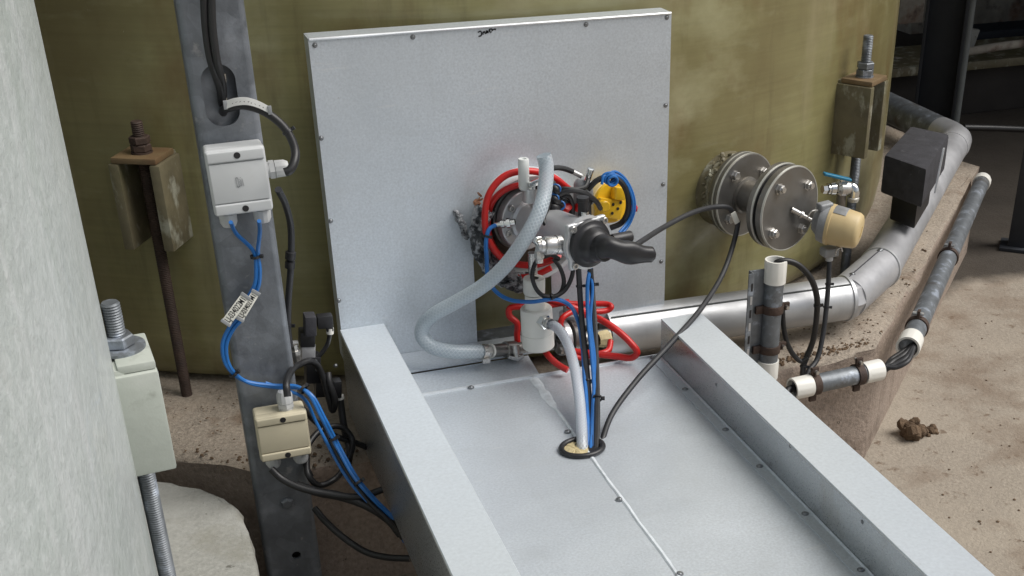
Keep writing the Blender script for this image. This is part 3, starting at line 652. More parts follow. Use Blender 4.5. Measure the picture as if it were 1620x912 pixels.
# two white marker tags with LJ numbers on the blue cables
def marker(label, p0, p1, wd_, txt):
    o = (p0+p1)/2; ex = (p1-p0).normalized(); nr = V((-.1, -1, .25)).normalized(); ey = nr.cross(ex).normalized(); nr = ex.cross(ey)
    if nr.y > 0: nr, ey = -nr, -ey
    L = (p1-p0).length/2
    t = thing("cable_marker", label, "cable tag", o)
    MB().box(o, (L, wd_, .0012), (ex, ey, nr)).build("tag_plate", M['paper'], t, .0006)
    for s in (-1, 1): MB().box(o+ex*(s*(L-.0025)), (.0028, wd_+.0012, .0024), (ex, ey, nr)).build("tag_end", M['greyink'], t, .0008)
    cu = bpy.data.curves.new("t", 'FONT'); cu.body = txt; cu.size = wd_*1.9; cu.align_x = 'CENTER'; cu.align_y = 'CENTER'; cu.offset = .00012; cu.extrude = 0
    tmp = bpy.data.objects.new("t", cu); me = bpy.data.meshes.new_from_object(tmp); bpy.data.objects.remove(tmp)
    me.materials.clear(); me.materials.append(M['ink']); me.name = "lettering"
    ob = bpy.data.objects.new("lettering", me); COL.objects.link(ob); ob.parent = t
    ob.location = nr*.0016; ob.rotation_euler = Matrix((ex, ey, nr)).transposed().to_euler()
    sx = (2*L-.014)/max(.001, max(v.co.x for v in me.vertices)-min(v.co.x for v in me.vertices)); ob.scale = (sx, 1, 1)
    return t
marker("white marker tag, left of the pair on the blue cables, lettered in black", P(356, 513, -.292), P(390, 467, -.288), .0078, "LJ-034022M1")
marker("white marker tag, right of the pair on the blue cables, half hidden", P(378, 507, -.286), P(406, 461, -.280), .0066, "LJ-034021M1")

# ------------------------------------------------------------------ solenoid valve cluster between column and casing
def solenoid():
    yv = -.14
    t = thing("solenoid_valve", "black solenoid valve with square coil and plugs between column and casing", "solenoid valve", P(487, 590, yv))
    def blk(name, a, b, dep, m, bev=.0025, tilt=0, y=yv):
        p, q = P(*a, y), P(*b, y); c = (p+q)/2; ex = V((1, 0, tilt)).normalized(); ez = V((-tilt, 0, 1)).normalized()
        return MB().box(c, (abs(q.x-p.x)/2, dep, abs(p.z-q.z)/2), (ex, V((0, 1, 0)), ez)).build(name, m, t, bev)
    blk("coil", (479, 499), (501, 527), .015, M['foam'], .003, -.10, yv-.012)
    blk("coil_plug", (500, 500), (527, 516), .010, M['black'], .003, -.05, yv-.008)
    blk("plug_elbow", (514, 510), (527, 522), .008, M['black'], .002, 0, yv-.008)
    blk("coil_base", (472, 524), (498, 543), .016, M['black'], .002, -.12)
    blk("valve_body", (474, 543), (499, 566), .014, M['alugrey'], .002, -.12)
    blk("manifold", (480, 563), (508, 600), .016, M['black'], .002, -.12)
    blk("manifold", (496, 598), (522, 622), .015, M['black'], .002, -.12)
    blk("plug", (524, 602), (541, 626), .011, M['black'], .003, -.1, yv-.01)
    MB().cyl(P(522, 519, yv-.010), P(522, 528, yv-.010), .0068, 14).build("plug_ring", M['pvc'], t)
    MB().cyl(P(537, 626, yv-.012), P(538, 631, yv-.012), .0080, 14).build("plug_ring", M['pvc'], t)
    a = P(464, 545, yv-.02); MB().lathe(a, (.06, 0, -1), [(0, 0), (0, .008), (.012, .008), (.012, .0105), (.022, .0105), (.022, .0085), (.034, .0085), (.034, .006), (.04, .006)], 8).build("brass_fitting", M['steel'], t, sharp=25)
    blk("fitting_bracket", (455, 541), (474, 572), .004, M['castgrey'], .001, -.1, yv-.012)
    for x, y in ((502, 585), (499, 572), (531, 579)): inst("screw", SCREW, t, P(x, y, yv-.017), (0, -1, 0), 0, .6)
solenoid()
cable("black_cable", "black cable from the beige box's top gland looping up to the solenoid", [P(455, 628, -.34), P(453, 610, -.33), P(458, 592, -.28), P(472, 578, -.20), P(490, 572, -.175), P(503, 580, -.165), P(512, 600, -.165), P(520, 630, -.17), P(526, 650, -.17), P(530, 635, -.175), P(521, 605, -.17), P(519, 590, -.16)], .0062, M['cable'])
cable("black_cable", "thin black cable from the coil plug down behind the solenoid", [P(522, 528, -.15), P(518, 545, -.15), P(508, 560, -.15), P(498, 570, -.15)], .0042, M['cable'])
cable("black_cable", "black cable dropping straight from the lower solenoid plug", [P(538, 630, -.152), P(541, 655, -.16), P(547, 690, -.18), P(553, 712, -.2), P(550, 740, -.24)], .0070, M['cable'])
cable("black_cable", "coiled black cable lying in a ring on the plinth beside the beige box", [P(492, 755, -.27), P(484, 735, -.26), P(488, 705, -.23), P(510, 680, -.20), P(540, 676, -.19), P(557, 695, -.20), P(552, 725, -.24), P(530, 758, -.29), P(505, 768, -.30), P(488, 752, -.30), P(485, 722, -.27)], .0058, M['cable'])
cable("black_cable", "black cable running behind the beige box to the casing corner", [P(480, 648, -.22), P(500, 668, -.20), P(530, 690, -.19), P(560, 700, -.19), P(580, 708, -.19)], .0058, M['cable'])
cable("black_cable", "black cable from the beige box's lower gland into the dark gap under the trough", [P(429, 742, -.30), P(445, 757, -.31), P(475, 772, -.33), P(520, 782, -.35), P(570, 786, -.37), P(605, 775, -.37)], .0066, M['cable'])
cable("black_cable", "thick bundle of black cable entering under the trough edge", [P(470, 768, -.30), P(500, 778, -.32), P(540, 786, -.35), P(580, 800, -.38), P(612, 820, -.40), P(640, 850, -.42)], .0085, M['cable'])
cable("black_cable", "low black cable sagging across the plinth face at the bottom", [P(498, 805, -.29), P(515, 825, -.32), P(545, 852, -.36), P(580, 874, -.40), P(612, 882, -.43), P(650, 884, -.46)], .0062, M['cable'])
cable("black_cable", "black cable following the blue cables down to the trough edge", [P(502, 640, -.26), P(520, 690, -.29), P(548, 745, -.34), P(580, 790, -.385), P(612, 822, -.41), P(632, 848, -.42)], .0050, M['cable'])

# ------------------------------------------------------------------ sampling valve in the casing's cut-out
n1 = V((.28, -.955, .06)).normalized(); UP0 = V((0, 0, 1)); s1 = n1.cross(UP0).normalized()*-1; s1 = UP0.cross(n1).normalized()*1; UP = UP0   # axis out of the tank, its right, up
P0 = P(836, 349, -.05)
def ax1(s, r=0.0, a=0.0): return P0+n1*s+(s1*math.cos(a)+UP*math.sin(a))*r
def valve():
    t = thing("sampling_valve", "steel sampling valve with black lever handle in the casing's cut-out", "valve", ax1(-.10))
    cw = P(838, 358, -.034)
    MB().lathe(cw+V((0, .07, 0)), (0, -1, 0), [(0, .113), (.088, .111), (.091, .108), (.091, .100), (0, .100)], 64).build("nozzle_collar", M['greybox'], t)
    MB().lathe(cw+V((0, .07, 0)), (0, -1, 0), [(0, .100), (.040, .098), (.041, .04)], 48).build("packing", M['insidebrown'], t)
    MB().lathe(cw+V((0, .078, 0)), (0, -1, 0), [(.088, .110), (.093, .1115), (.093, .103), (.088, .102)], 64).build("collar_rim", M['greybox'], t)
    MB().lathe(ax1(-.09), n1, [(0, .045), (.05, .045), (.052, .064), (.062, .064), (.063, .060), (.064, .045)], 40).build("back_flange", M['darksteel'], t)
    MB().lathe(ax1(-.024), n1, [(0, .045), (.0, .0585), (.002, .0605), (.020, .0605), (.022, .0585), (.022, .035)], 48).build("flange", M['castgrey'], t)
    for k in range(6): inst("socket_screw", SOCKET, t, ax1(-.0025, .050, R(20+60*k)), n1)
    MB().lathe(ax1(-.004), n1, [(0, .042), (.008, .041), (.012, .036), (.03, .034), (.045, .038), (.06, .0395), (.180, .0395), (.186, .042), (.192, .042)], 40).build("valve_body", M['castgrey'], t)
    # rounded square bonnet plate, four socket screws
    ang = R(2); e1 = s1*math.cos(ang)+UP*math.sin(ang); e2 = n1.cross(e1)
    MB().box(ax1(.195), (.0440, .0440, .0055), (e1, e2, n1)).build("bonnet_plate", M['castgrey'], t, .004, 3)
    MB().lathe(ax1(.189), n1, [(0, .040), (.001, .0505), (.0105, .0505), (.011, .046)], 48).build("bonnet_ring", M['castgrey'], t)
    for k in range(4): inst("socket_screw", SOCKET, t, ax1(.2005, .0505, ang+R(45+90*k)), n1)
    MB().lathe(ax1(.2005), n1, [(0, .0440), (.001, .0448), (.008, .0448), (.0095, .0435), (.0105, .038), (.013, .034), (.016, .0325), (.030, .0305), (.034, .027), (.036, .0245), (.052, .0235), (.054, .021), (.054, 0)], 48).build("handle_boss", M['black'], t)
    # lever: a tapering, bent black grip
    hp = P(962, 388, -.265); pts = [ax1(.235), P(962, 391, -.300), P(985, 398, -.306), P(1010, 402, -.306), P(1034, 403, -.306)]
    mb = MB(); q = smooth(pts, 8); prev = None; n = 16
    for i, p in enumerate(q):
        f = i/(len(q)-1); d = (q[min(i+1, len(q)-1)]-q[max(i-1, 0)]).normalized(); w_ = UP.cross(d).normalized(); u_ = d.cross(w_)
        hu = .0235-(.009)*min(1, f*1.6) + .007*math.exp(-((f-.62)/.16)**2) - (.006 if f > .97 else 0); hw = .021-.010*f
        b = mb.add([p+u_*(hu*abs(math.sin(2*math.pi*k/n))**.75*(1 if math.sin(2*math.pi*k/n) >= 0 else -1))+w_*(hw*abs(math.cos(2*math.pi*k/n))**.75*(1 if math.cos(2*math.pi*k/n) >= 0 else -1)) for k in range(n)])
        if prev is not None:
            for k in range(n): mb.face([prev+k, prev+(k+1) % n, b+(k+1) % n, b+k])
        else: mb.face([b+k for k in range(n)][::-1])
        prev = b
    mb.face([prev+k for k in range(n)]); mb.build("lever", M['black'], t, sharp=50)
    MB().cyl(P(968, 380, -.250), P(998, 374, -.240), .0108, 20).build("stop_pin", M['black'], t, .0015)
    # upper stub with clamp, upper hex, plug between hub and hose
    MB().lathe(P(838, 318, -.085), (.0, -.1, 1), [(0, .014), (.028, .014), (.029, .012), (.04, .012)], 20).build("upper_stub", M['castgrey'], t)
    MB().lathe(ax1(.022, .02, R(70)), (n1*.5+UP).normalized(), [(0, .014), (.022, .014), (.023, .011), (.03, .010), (.031, 0)], 18).build("bleed_plug", M['castgrey'], t)
    c = P(841, 291, -.088); MB().lathe(c+V((0, 0, -.008)), UP, [(0, .0128), (0, .0140), (.010, .0140), (.010, .0128)], 20).build("hose_clamp", M['chrome'], t)
    MB().box(P(845, 290, -.104), (.012, .005, .005), (V((.95, 0, .25)).normalized(), V((0, 1, 0)), V((-.25, 0, .95)).normalized())).build("clamp_screw", M['chrome'], t, .0015)
    # front union: hexes and ribbed sleeve to the right
    a = P(850, 390, -.225); d = (P(892, 387, -.222)-a).normalized()
    MB().lathe(a, d, [(0, 0), (0, .010), (.006, .011), (.006, .0125), (.014, .0125), (.014, .0165), (.016, .0175), (.034, .0175), (.035, .0165), (.037, .0165), (.037, .0185), (.046, .0185), (.046, .015), (.06, .015)], 24).build("union_sleeve", M['steel'], t)
    MB().lathe(P(850, 381, -.215), (.15, -1, .2), [(0, .009), (.009, .009), (.010, .0075), (.010, 0)], 6).build("hex_plug", M['chrome'], t, sharp=20)
    MB().lathe(P(853, 398, -.195), (0, 0, -1), [(-.006, .008), (.006, .010), (.012, .010), (.014, .0075), (.022, .0075)], 8).build("drain_nipple", M['steel'], t, sharp=20)
    MB().cyl(P(842, 400, -.115), P(844, 452, -.115), .0088, 16).build("drain_tube", M['steel'], t)
    # left gland with the blue sensor wire
    a = P(783, 356, -.070); d = (P(812, 352, -.085)-a).normalized()
    MB().lathe(a, d, [(0, 0), (0, .005), (.012, .0055), (.012, .0085), (.019, .0085), (.019, .006), (.024, .006), (.024, .010), (.031, .010), (.031, .006), (.04, .006)], 12).build("sensor_gland", M['chrome'], t, sharp=25)
    # chrome top of the stem behind the bonnet plate
    MB().lathe(P(925, 344, -.20), UP, [(-.01, .011), (.004, .011), (.005, .008), (.012, .008)], 16).build("stem_collar", M['chrome'], t)
    MB().lathe(P(922, 335, -.195), UP, [(-.006, .0095), (.02, .0095), (.021, .012), (.028, .012), (.03, 0)], 12).build("sensor_stub", M['black'], t)
    return t
valve()
# crumpled foil wrap round the lower left of the collar
mb = MB(); rnd = random.Random(11); cw = P(838, 358, -.034); prev = None
for i in range(46):
    a = R(150)+R(128)*i/45; row = []
    for j in range(10):
        r = .088+.0043*j+rnd.uniform(-.003, .003); z = -.012-.026*math.sin(j/9*math.pi)+rnd.uniform(-.006, .006)
        row.append(cw+V((r*math.cos(a), z, r*math.sin(a)*(1.08 if a > R(180) else 1.0))))
    b = mb.add(row)
    if prev is not None:
        for j in range(9): mb.face([prev+j, prev+j+1, b+j+1, b+j])
    prev = b
tl = [P(722+rnd.uniform(-3, 3)+k*1.7, 334+k*4.2, -.008+rnd.uniform(-.004, .002)) for k in range(11)]
mb.tube(tl, lambda t: .0045+.0035*abs(math.sin(t*23))+.001*math.sin(t*61), 5, 2)
tag(mb.build("torn_foil_wrap", M['foil'], sharp=18), "torn crumpled black foil wrap at the lower left of the casing's cut-out", "foil wrap")
mb = MB()
for k in range(8): mb.lathe(P(752+rnd.uniform(0, 14), 306+rnd.uniform(0, 16), -.045), (rnd.uniform(-1, 1), -.3, rnd.uniform(-1, 1)), [(0, 0), (.001, .007), (.003, .005), (.0035, 0)], 5)
tag(mb.build("copper_tape_scrap", M['copper'], sharp=15), "scrap of torn copper coloured tape on the collar rim", "tape scrap")
tag(MB().lathe(P(829, 300, -.092), (P(828, 252, -.092)-P(829, 300, -.092)), [(0, .0085), (.006, .0105), (.058, .0105), (.060, .0095), (.060, .006), (.04, 0)], 24).build("white_tube", M['pe']), "short white plastic tube standing upright above the valve flange", "tube")

# ------------------------------------------------------------------ hoses
pts = [P(860, 246, -.128), P(864, 262, -.130), P(862, 300, -.150), P(853, 335, -.172), P(832, 375, -.178), P(800, 420, -.165), P(765, 452, -.145), P(722, 478, -.120), P(688, 497, -.100), P(670, 515, -.085), P(668, 532, -.085), P(682, 548, -.10), P(712, 556, -.115), P(745, 557, -.118), P(768, 556, -.115)]
tag(MB().tube(pts, .0143, 18, 10).build("clear_hose", M['clear']), "clear braided hose looping from above the valve down to the drain pipe", "hose")
pts = [P(866, 512, -.172), P(880, 518, -.19), P(894, 536, -.225), P(906, 570, -.28), P(914, 610, -.34), P(919, 655, -.40), P(921, 700, -.465), P(922, 725, -.485)]
tag(MB().tube(pts, lambda t: .0098+.0006*t, 16, 10).build("clear_hose", M['clearwhite']), "milky braided hose dropping from the white coupling into the grommet", "hose")
red = lambda label, p, r=.0062: cable("red_hose", label, p, r, M['red'], "hose", n=12)
red("outer red hose loop running round the nozzle collar", [P(900, 300, -.06), P(875, 281, -.065), P(838, 271, -.07), P(800, 278, -.07), P(775, 305, -.07), P(767, 345, -.07), P(774, 383, -.07), P(800, 412, -.07), P(840, 420, -.075), P(872, 412, -.09), P(884, 404, -.11)], .0068)
red("inner red hose crossing above the valve flange", [P(880, 300, -.07), P(850, 294, -.075), P(824, 293, -.072), P(800, 300, -.066), P(780, 318, -.055), P(772, 345, -.045), P(776, 380, -.04), P(792, 405, -.04), P(812, 420, -.05)], .0062)
red("short red hose below the collar behind the hose", [P(800, 432, -.04), P(822, 439, -.05), P(848, 435, -.06), P(872, 424, -.07)], .0062)
yh = -.06
red("red hose rising behind the left of the white coupling", [P(820, 560, -.06), P(818, 530, -.06), P(818, 512, -.06), P(806, 500, -.055), P(806, 489, -.05), P(828, 485, -.05), P(862, 484, -.05), P(900, 478, -.05)], .0066)
red("upper red hose loop behind the cables", [P(850, 462, -.04), P(868, 474, -.05), P(905, 481, -.06), P(962, 482, -.08), P(967, 486, -.09), P(962, 491, -.09), P(930, 493, -.09), P(898, 484, -.085)], .0062)
red("arched red hose above the small flange", [P(886, 522, -.10), P(889, 505, -.10), P(905, 494, -.09), P(925, 492, -.085)], .0062)
red("long red hose loop resting on the trough in front of the clad pipe", [P(905, 486, -.08), P(926, 498, -.10), P(950, 506, -.13), P(975, 522, -.16), P(997, 542, -.185), P(1008, 558, -.195), P(1000, 566, -.19), P(975, 564, -.17), P(940, 560, -.15), P(905, 556, -.13)], .0070)
red("lower red hose sagging beside the drain flange", [P(966, 540, -.10), P(962, 555, -.12), P(940, 562, -.13), P(910, 565, -.14), P(898, 555, -.13)], .0066)
red("red hose end running down onto the trough floor", [P(860, 552, -.13), P(870, 566, -.16), P(884, 578, -.18), P(898, 586, -.195)], .0066)

# ------------------------------------------------------------------ white coupling and drain pipework
def coupling():
    yq = -.135; t = thing("white_coupling", "white plastic coupling hanging under the valve", "coupling", P(852, 550, yq))
    a, b = P(845, 440, yq), P(845, 468, yq)
    MB().lathe(a, b-a, [(0, .009), (0, .0205), (.002, .0215), (.030, .0215), (.032, .0205), (.032, .015)], 32).build("upper_collar", M['pvc'], t)
    MB().cyl(P(845.5, 466, yq), P(847, 492, yq), .0190, 32, .0210).build("neck", M['pvc'], t, .001)
    a, b = P(848, 487, yq), P(852, 549, yq); L = (b-a).length
    MB().lathe(a, b-a, [(0, .018), (0, .0295), (.0025, .0315), (L*.60, .0325), (L*.605, .0315), (L*.62, .0315), (L*.625, .0325), (L-.003, .0322), (L, .0295), (L, .012)], 40).build("body", M['pvc'], t)
    a = P(858, 508, yq-.028); d = (P(870, 513, -.185)-a).normalized()
    MB().lathe(a, d, [(-.004, .0135), (.005, .0135), (.005, .0145), (.013, .0145), (.014, .011), (.022, .0105)], 6).build("hose_nut", M['chrome'], t, sharp=20)
    MB().lathe(a+d*.016, d, [(0, .0112), (.008, .0112), (.009, .0105)], 18).build("hose_ferrule", M['steel'], t)
coupling()
def drain():
    yd = -.075; t = thing("drain_pipework", "steel drain pipework with tap and flange behind the white coupling", "pipework", P(850, 545, yd))
    a = P(768, 556, -.115); b = P(830, 551, yd)
    d = (b-a).normalized()
    MB().lathe(a, d, [(-.012, .0136), (-.012, .0148), (.0, .0148), (.0, .0136)], 20).build("hose_clamp", M['steel'], t)
    MB().box(a+d*-.004+V((0, -.012, -.014)), (.008, .006, .005)).build("clamp_screw", M['steel'], t, .0015)
    MB().lathe(a, d, [(0, .010), (.001, .0135), (.010, .0135), (.010, .010)], 6).build("hex_nipple", M['steel'], t, sharp=20)
    MB().lathe(a+d*.012, d, [(0, .0145), (.004, .0145)], 18).lathe(a+d*.012, d, [(0, .010), (0, .0145)], 18).lathe(a+d*.016, d, [(0, .0145), (0, .010)], 18).build("sealing_ring", M['pvc'], t)
    MB().lathe(a+d*.016, d, [(0, .010), (.002, .0125), (.034, .0135), (.036, .0165), (.062, .0165), (.064, .013), (.10, .013)], 20).build("ball_valve_body", M['darksteel'], t)
    c = P(816, 556, -.105); MB().lathe(c, (0, -.35, -1), [(-.012, .008), (.004, .008), (.005, .0065), (.014, .006), (.0145, 0)], 10).build("valve_stem", M['steel'], t)
    for k in (-1, 1): MB().box(P(816+6*k, 566, -.112), (.009, .004, .0035), (V((1, 0, .5*k)).normalized(), V((0, 1, 0)), V((-.5*k, 0, 1)).normalized())).build("butterfly_grip", M['steel'], t, .0015)
    e = P(962, 530, -.03); MB().cyl(b, e, .0140, 20).build("pipe_run", M['darksteel'], t)
    c = P(884, 535, -.078); d2 = (e-b).normalized()
    for s in (0, .020): MB().lathe(c+d2*s, d2, [(0, .013), (0, .036), (.001, .037), (.012, .037), (.013, .036), (.013, .013)], 32).build("flange", M['castgrey'] if not s else M['darksteel'], t)
    ax, u, w = frame(d2)
    for k in range(4):
        a = R(45+90*k); q = c+(u*math.cos(a)+w*math.sin(a))*.028
        inst("bolt", HEX, t, q+d2*.033, d2, 0, .75); inst("bolt", HEX, t, q, -d2, 0, .75)
    MB().lathe(P(903, 503, -.05), UP, [(-.04, .020), (-.01, .022), (.0, .024), (.012, .024), (.014, .016), (.03, .016)], 24).build("check_valve", M['alugrey'], t)
    MB().lathe(P(944, 538, -.045), d2, [(0, .016), (.01, .018), (.026, .019), (.03, .016)], 9).build("rope_packing", M['cork'], t)
drain()

# ------------------------------------------------------------------ electrics around the valve
def yellow():
    ym = -.060; c = P(971, 321, ym); ax = V((.12, -.97, .12)).normalized(); t = thing("yellow_connector_box", "round yellow connector box with red stub behind the valve", "connector box", c+V((0, .05, 0)))
    MB().lathe(c-ax*.045, ax, [(0, 0), (0, .036), (.012, .041), (.040, .041), (.043, .039), (.043, .034), (.043, 0)], 40).build("housing", M['yellow'], t)
    MB().lathe(c-ax*.030, ax, [(0, .041), (.001, .043), (.020, .043), (.021, .041)], 40).build("pale_band", M['orangeband'], t)
    q = c+ax*.004
    MB().box(q+V((-.012, 0, -.010)), (.027, .007, .020), (V((1, 0, -.25)).normalized(), ax, V((.25, 0, 1)).normalized())).build("terminal_face", M['yellow'], t, .004)
    MB().box(q+V((.007, -.002, .020)), (.012, .012, .013), (V((1, 0, -.2)).normalized(), ax, V((.2, 0, 1)).normalized())).build("cable_inlet", M['yellow'], t, .004)
    MB().lathe(q+V((-.029, -.010, .001)), ax, [(-.01, .011), (.010, .011), (.012, .009), (.012, 0)], 16).build("round_port", M['yellow'], t)
    for dx, dz in ((-.006, .006), (.004, -.004), (-.008, -.012), (.010, .008)): MB().lathe(q+V((dx, -.0075, dz-.006)), ax, [(0, .0033), (.0006, .0030), (.0006, 0)], 10).build("screw_hole", M['black'], t)
    MB().lathe(P(996, 331, -.05), (1, -.1, .1), [(0, .006), (.006, .0085), (.014, .0085), (.015, .006), (.018, 0)], 8).build("red_stub", M['red'], t, sharp=20)
yellow()
def elbow_plug():
    t = thing("elbow_connector", "chrome elbow connector on a black cable above the valve", "connector", P(930, 282, -.1))
    MB().cyl(P(929, 286, -.10), P(935, 267, -.105), .0068, 18).build("plug_barrel", M['chrome'], t, .001)
    MB().cyl(P(904, 271, -.10), P(920, 279, -.10), .0045, 14, .0052).build("cable_sleeve", M['steel'], t)
    MB().lathe(P(923, 306, -.085), UP, [(-.02, .020), (.02, .019), (.026, .015), (.03, .010), (.03, 0)], 20).build("sensor_body", M['peeled'], t)
    MB().lathe(P(925, 330, -.11), UP, [(-.02, .0135), (.008, .0135), (.012, .016), (.022, .016), (.024, .010), (.024, 0)], 14).build("plug_nut", M['black'], t)
elbow_plug()
cc = lambda label, p, r=.0042, m='cable', ties=(), tr=1.0: cable("blue_cable" if m == 'blue' else "black_cable", label, p, r, M[m], ties=ties, n=8, tr=tr)
cc("black cable arriving from the left into the chrome elbow connector", [P(862, 272, -.11), P(878, 266, -.11), P(892, 267, -.105), P(906, 272, -.10)], .0052)
cc("black cable hanging under the chrome elbow connector", [P(931, 285, -.105), P(926, 296, -.12), P(912, 300, -.125), P(892, 299, -.12), P(874, 302, -.11)], .0046)
cc("black cable arching from the cable knot to the yellow box terminal", [P(872, 318, -.12), P(886, 307, -.125), P(905, 302, -.13), P(925, 306, -.13), P(942, 318, -.12), P(950, 330, -.085)], .0052)
cc("second black cable in the knot above the valve body", [P(868, 330, -.115), P(882, 314, -.115), P(898, 310, -.115), P(905, 322, -.11), P(905, 345, -.10)], .0048, 'cable')
cc("black cable twisting down beside the red plug", [P(876, 322, -.11), P(892, 318, -.11), P(899, 328, -.10), P(897, 345, -.10)], .006, 'greycable')
cc("black cable running down from the knot along the valve body", [P(876, 290, -.11), P(872, 310, -.12), P(866, 330, -.13), P(860, 348, -.15), P(872, 368, -.17)], .0050)
cc("heavy black cable loop around the yellow box", [P(930, 300, -.11), P(946, 285, -.115), P(966, 280, -.115), P(983, 289, -.115), P(993, 310, -.112), P(993, 335, -.11), P(983, 353, -.10), P(966, 361, -.09)], .0058)
cc("blue cable loop around the right of the yellow box", [P(952, 292, -.125), P(955, 280, -.12), P(966, 276, -.115), P(984, 283, -.115), P(998, 306, -.115), P(1001, 330, -.115), P(994, 350, -.11), P(980, 368, -.12)], .0030, 'blue')
cc("second blue cable loop pulled tight beside the first", [P(958, 286, -.12), P(970, 272, -.112), P(986, 280, -.11), P(1001, 306, -.11), P(1004, 332, -.11), P(995, 356, -.11), P(982, 372, -.12)], .0028, 'blue')
mb = MB()
for k in range(3):
    c = P(963+k*2, 281+k*2, -.118); mb.tube([c+V((.014*math.cos(a)*(1-.15*k), -.004*k, .009*math.sin(a))) for a in [2*math.pi*i/16 for i in range(17)]], .0028, 8, 2)
tag(mb.build("coiled_blue_wire", M['blue']), "small coil of spare blue wire on top of the yellow box", "wire coil")
def knot():
    t = thing("cable_knot", "knot of black cables and blue ties behind the clear hose", "cable knot", P(876, 318, -.115))
    rnd = random.Random(4)
    for a, b_, r in (((872, 290), (886, 306), .008), ((868, 306), (888, 322), .008), ((866, 322), (886, 330), .009)):
        MB().tube([P(*a, -.112), P((a[0]+b_[0])/2, (a[1]+b_[1])/2+2, -.125), P(*b_, -.115)], r, 10).build("heat_shrink", M['cable'], t)
    for x, y in ((879, 299), (876, 314), (886, 325), (869, 332)):
        c = P(x, y, -.126); MB().tube([c+V((.0085*math.cos(a), -.004*math.cos(a), .0085*math.sin(a))) for a in [2*math.pi*i/14 for i in range(15)]], .0018, 6, 1).build("blue_tie", M['blue'], t)
    for x, y, rr in ((893, 330, .011), (888, 338, .009), (917, 326, .009)):
        MB().lathe(P(x, y, -.105), (.3, -.6, .7), [(-.012, .6*rr), (-.01, rr), (.012, rr), (.014, .5*rr), (.014, 0)], 10).build("red_plug", M['red'], t)
knot()
# loops under the valve
cc("thin black cable ring hanging under the valve union", [P(884, 410, -.15), P(870, 403, -.16), P(850, 412, -.165), P(842, 436, -.17), P(850, 460, -.175), P(868, 471, -.17), P(886, 464, -.165), P(892, 446, -.16), P(886, 424, -.155), P(876, 410, -.15)], .0044)
cc("thin black cable sweeping from the bonnet back to the ring", [P(908, 420, -.16), P(904, 440, -.165), P(893, 460, -.17), P(874, 470, -.175), P(858, 468, -.175)], .0046, 'cable', (.8,), 1.2)
cc("blue sensor wire from the left gland round under the valve to the grommet", [P(785, 356, -.072), P(774, 363, -.08), P(769, 382, -.085), P(770, 410, -.085), P(772, 440, -.085), P(783, 460, -.10), P(805, 474, -.135), P(840, 478, -.178), P(880, 474, -.175), P(903, 485, -.175), P(915, 510, -.20), P(921, 545, -.24), P(925, 600, -.32), P(929, 660, -.41), P(932, 715, -.48)], .0042, 'blue', (.12,))
cc("black signal cable falling from the bonnet to the grommet, left of the bundle", [P(915, 418, -.16), P(916, 440, -.165), P(920, 500, -.20), P(926, 560, -.27), P(932, 630, -.36), P(936, 690, -.45), P(937, 722, -.49)], .0058, 'greycable', (.22, .62))
cc("black signal cable on the right of the falling bundle", [P(934, 425, -.17), P(937, 460, -.175), P(941, 520, -.23), P(944, 600, -.33), P(945, 660, -.42), P(943, 718, -.49)], .0058, 'greycable', (.17, .70), 1.3)
cc("blue cable crossing behind the right black cable of the bundle", [P(935, 422, -.165), P(930, 445, -.18), P(930, 500, -.215), P(936, 560, -.285), P(940, 620, -.36), P(938, 680, -.44), P(939, 720, -.49)], .0040, 'blue')
cc("thinner blue cable twisted along the falling bundle", [P(931, 428, -.165), P(937, 452, -.18), P(934, 505, -.22), P(941, 575, -.30), P(938, 640, -.385), P(934, 718, -.49)], .0034, 'blue')
cable("black_cable", "long black cable from the flange looping down to the grommet", [P(946, 722, -.49), P(952, 700, -.455), P(966, 660, -.42), P(1005, 605, -.36), P(1060, 545, -.28), P(1108, 490, -.19), P(1145, 430, -.08), P(1164, 372, -.01), P(1168, 350, .0)], .0056, M['greycable'])
cable("black_cable", "black cable from the valve lever across to the flange bolt", [P(990, 398, -.27), P(1012, 384, -.235), P(1050, 360, -.14), P(1095, 337, -.07), P(1130, 328, -.02), P(1152, 329, -.005), P(1162, 340, .0)], .0056, M['greycable'])
k = MB().box(P(1163, 345, -.008), (.006, .002, .014), (V((.9, 0, .42)), V((0, 1, 0)), V((-.42, 0, .9)))).build("cable_tag", M['paper'], None, .001); tag(k, "small white tag where the black cables meet at the flange", "cable tag")

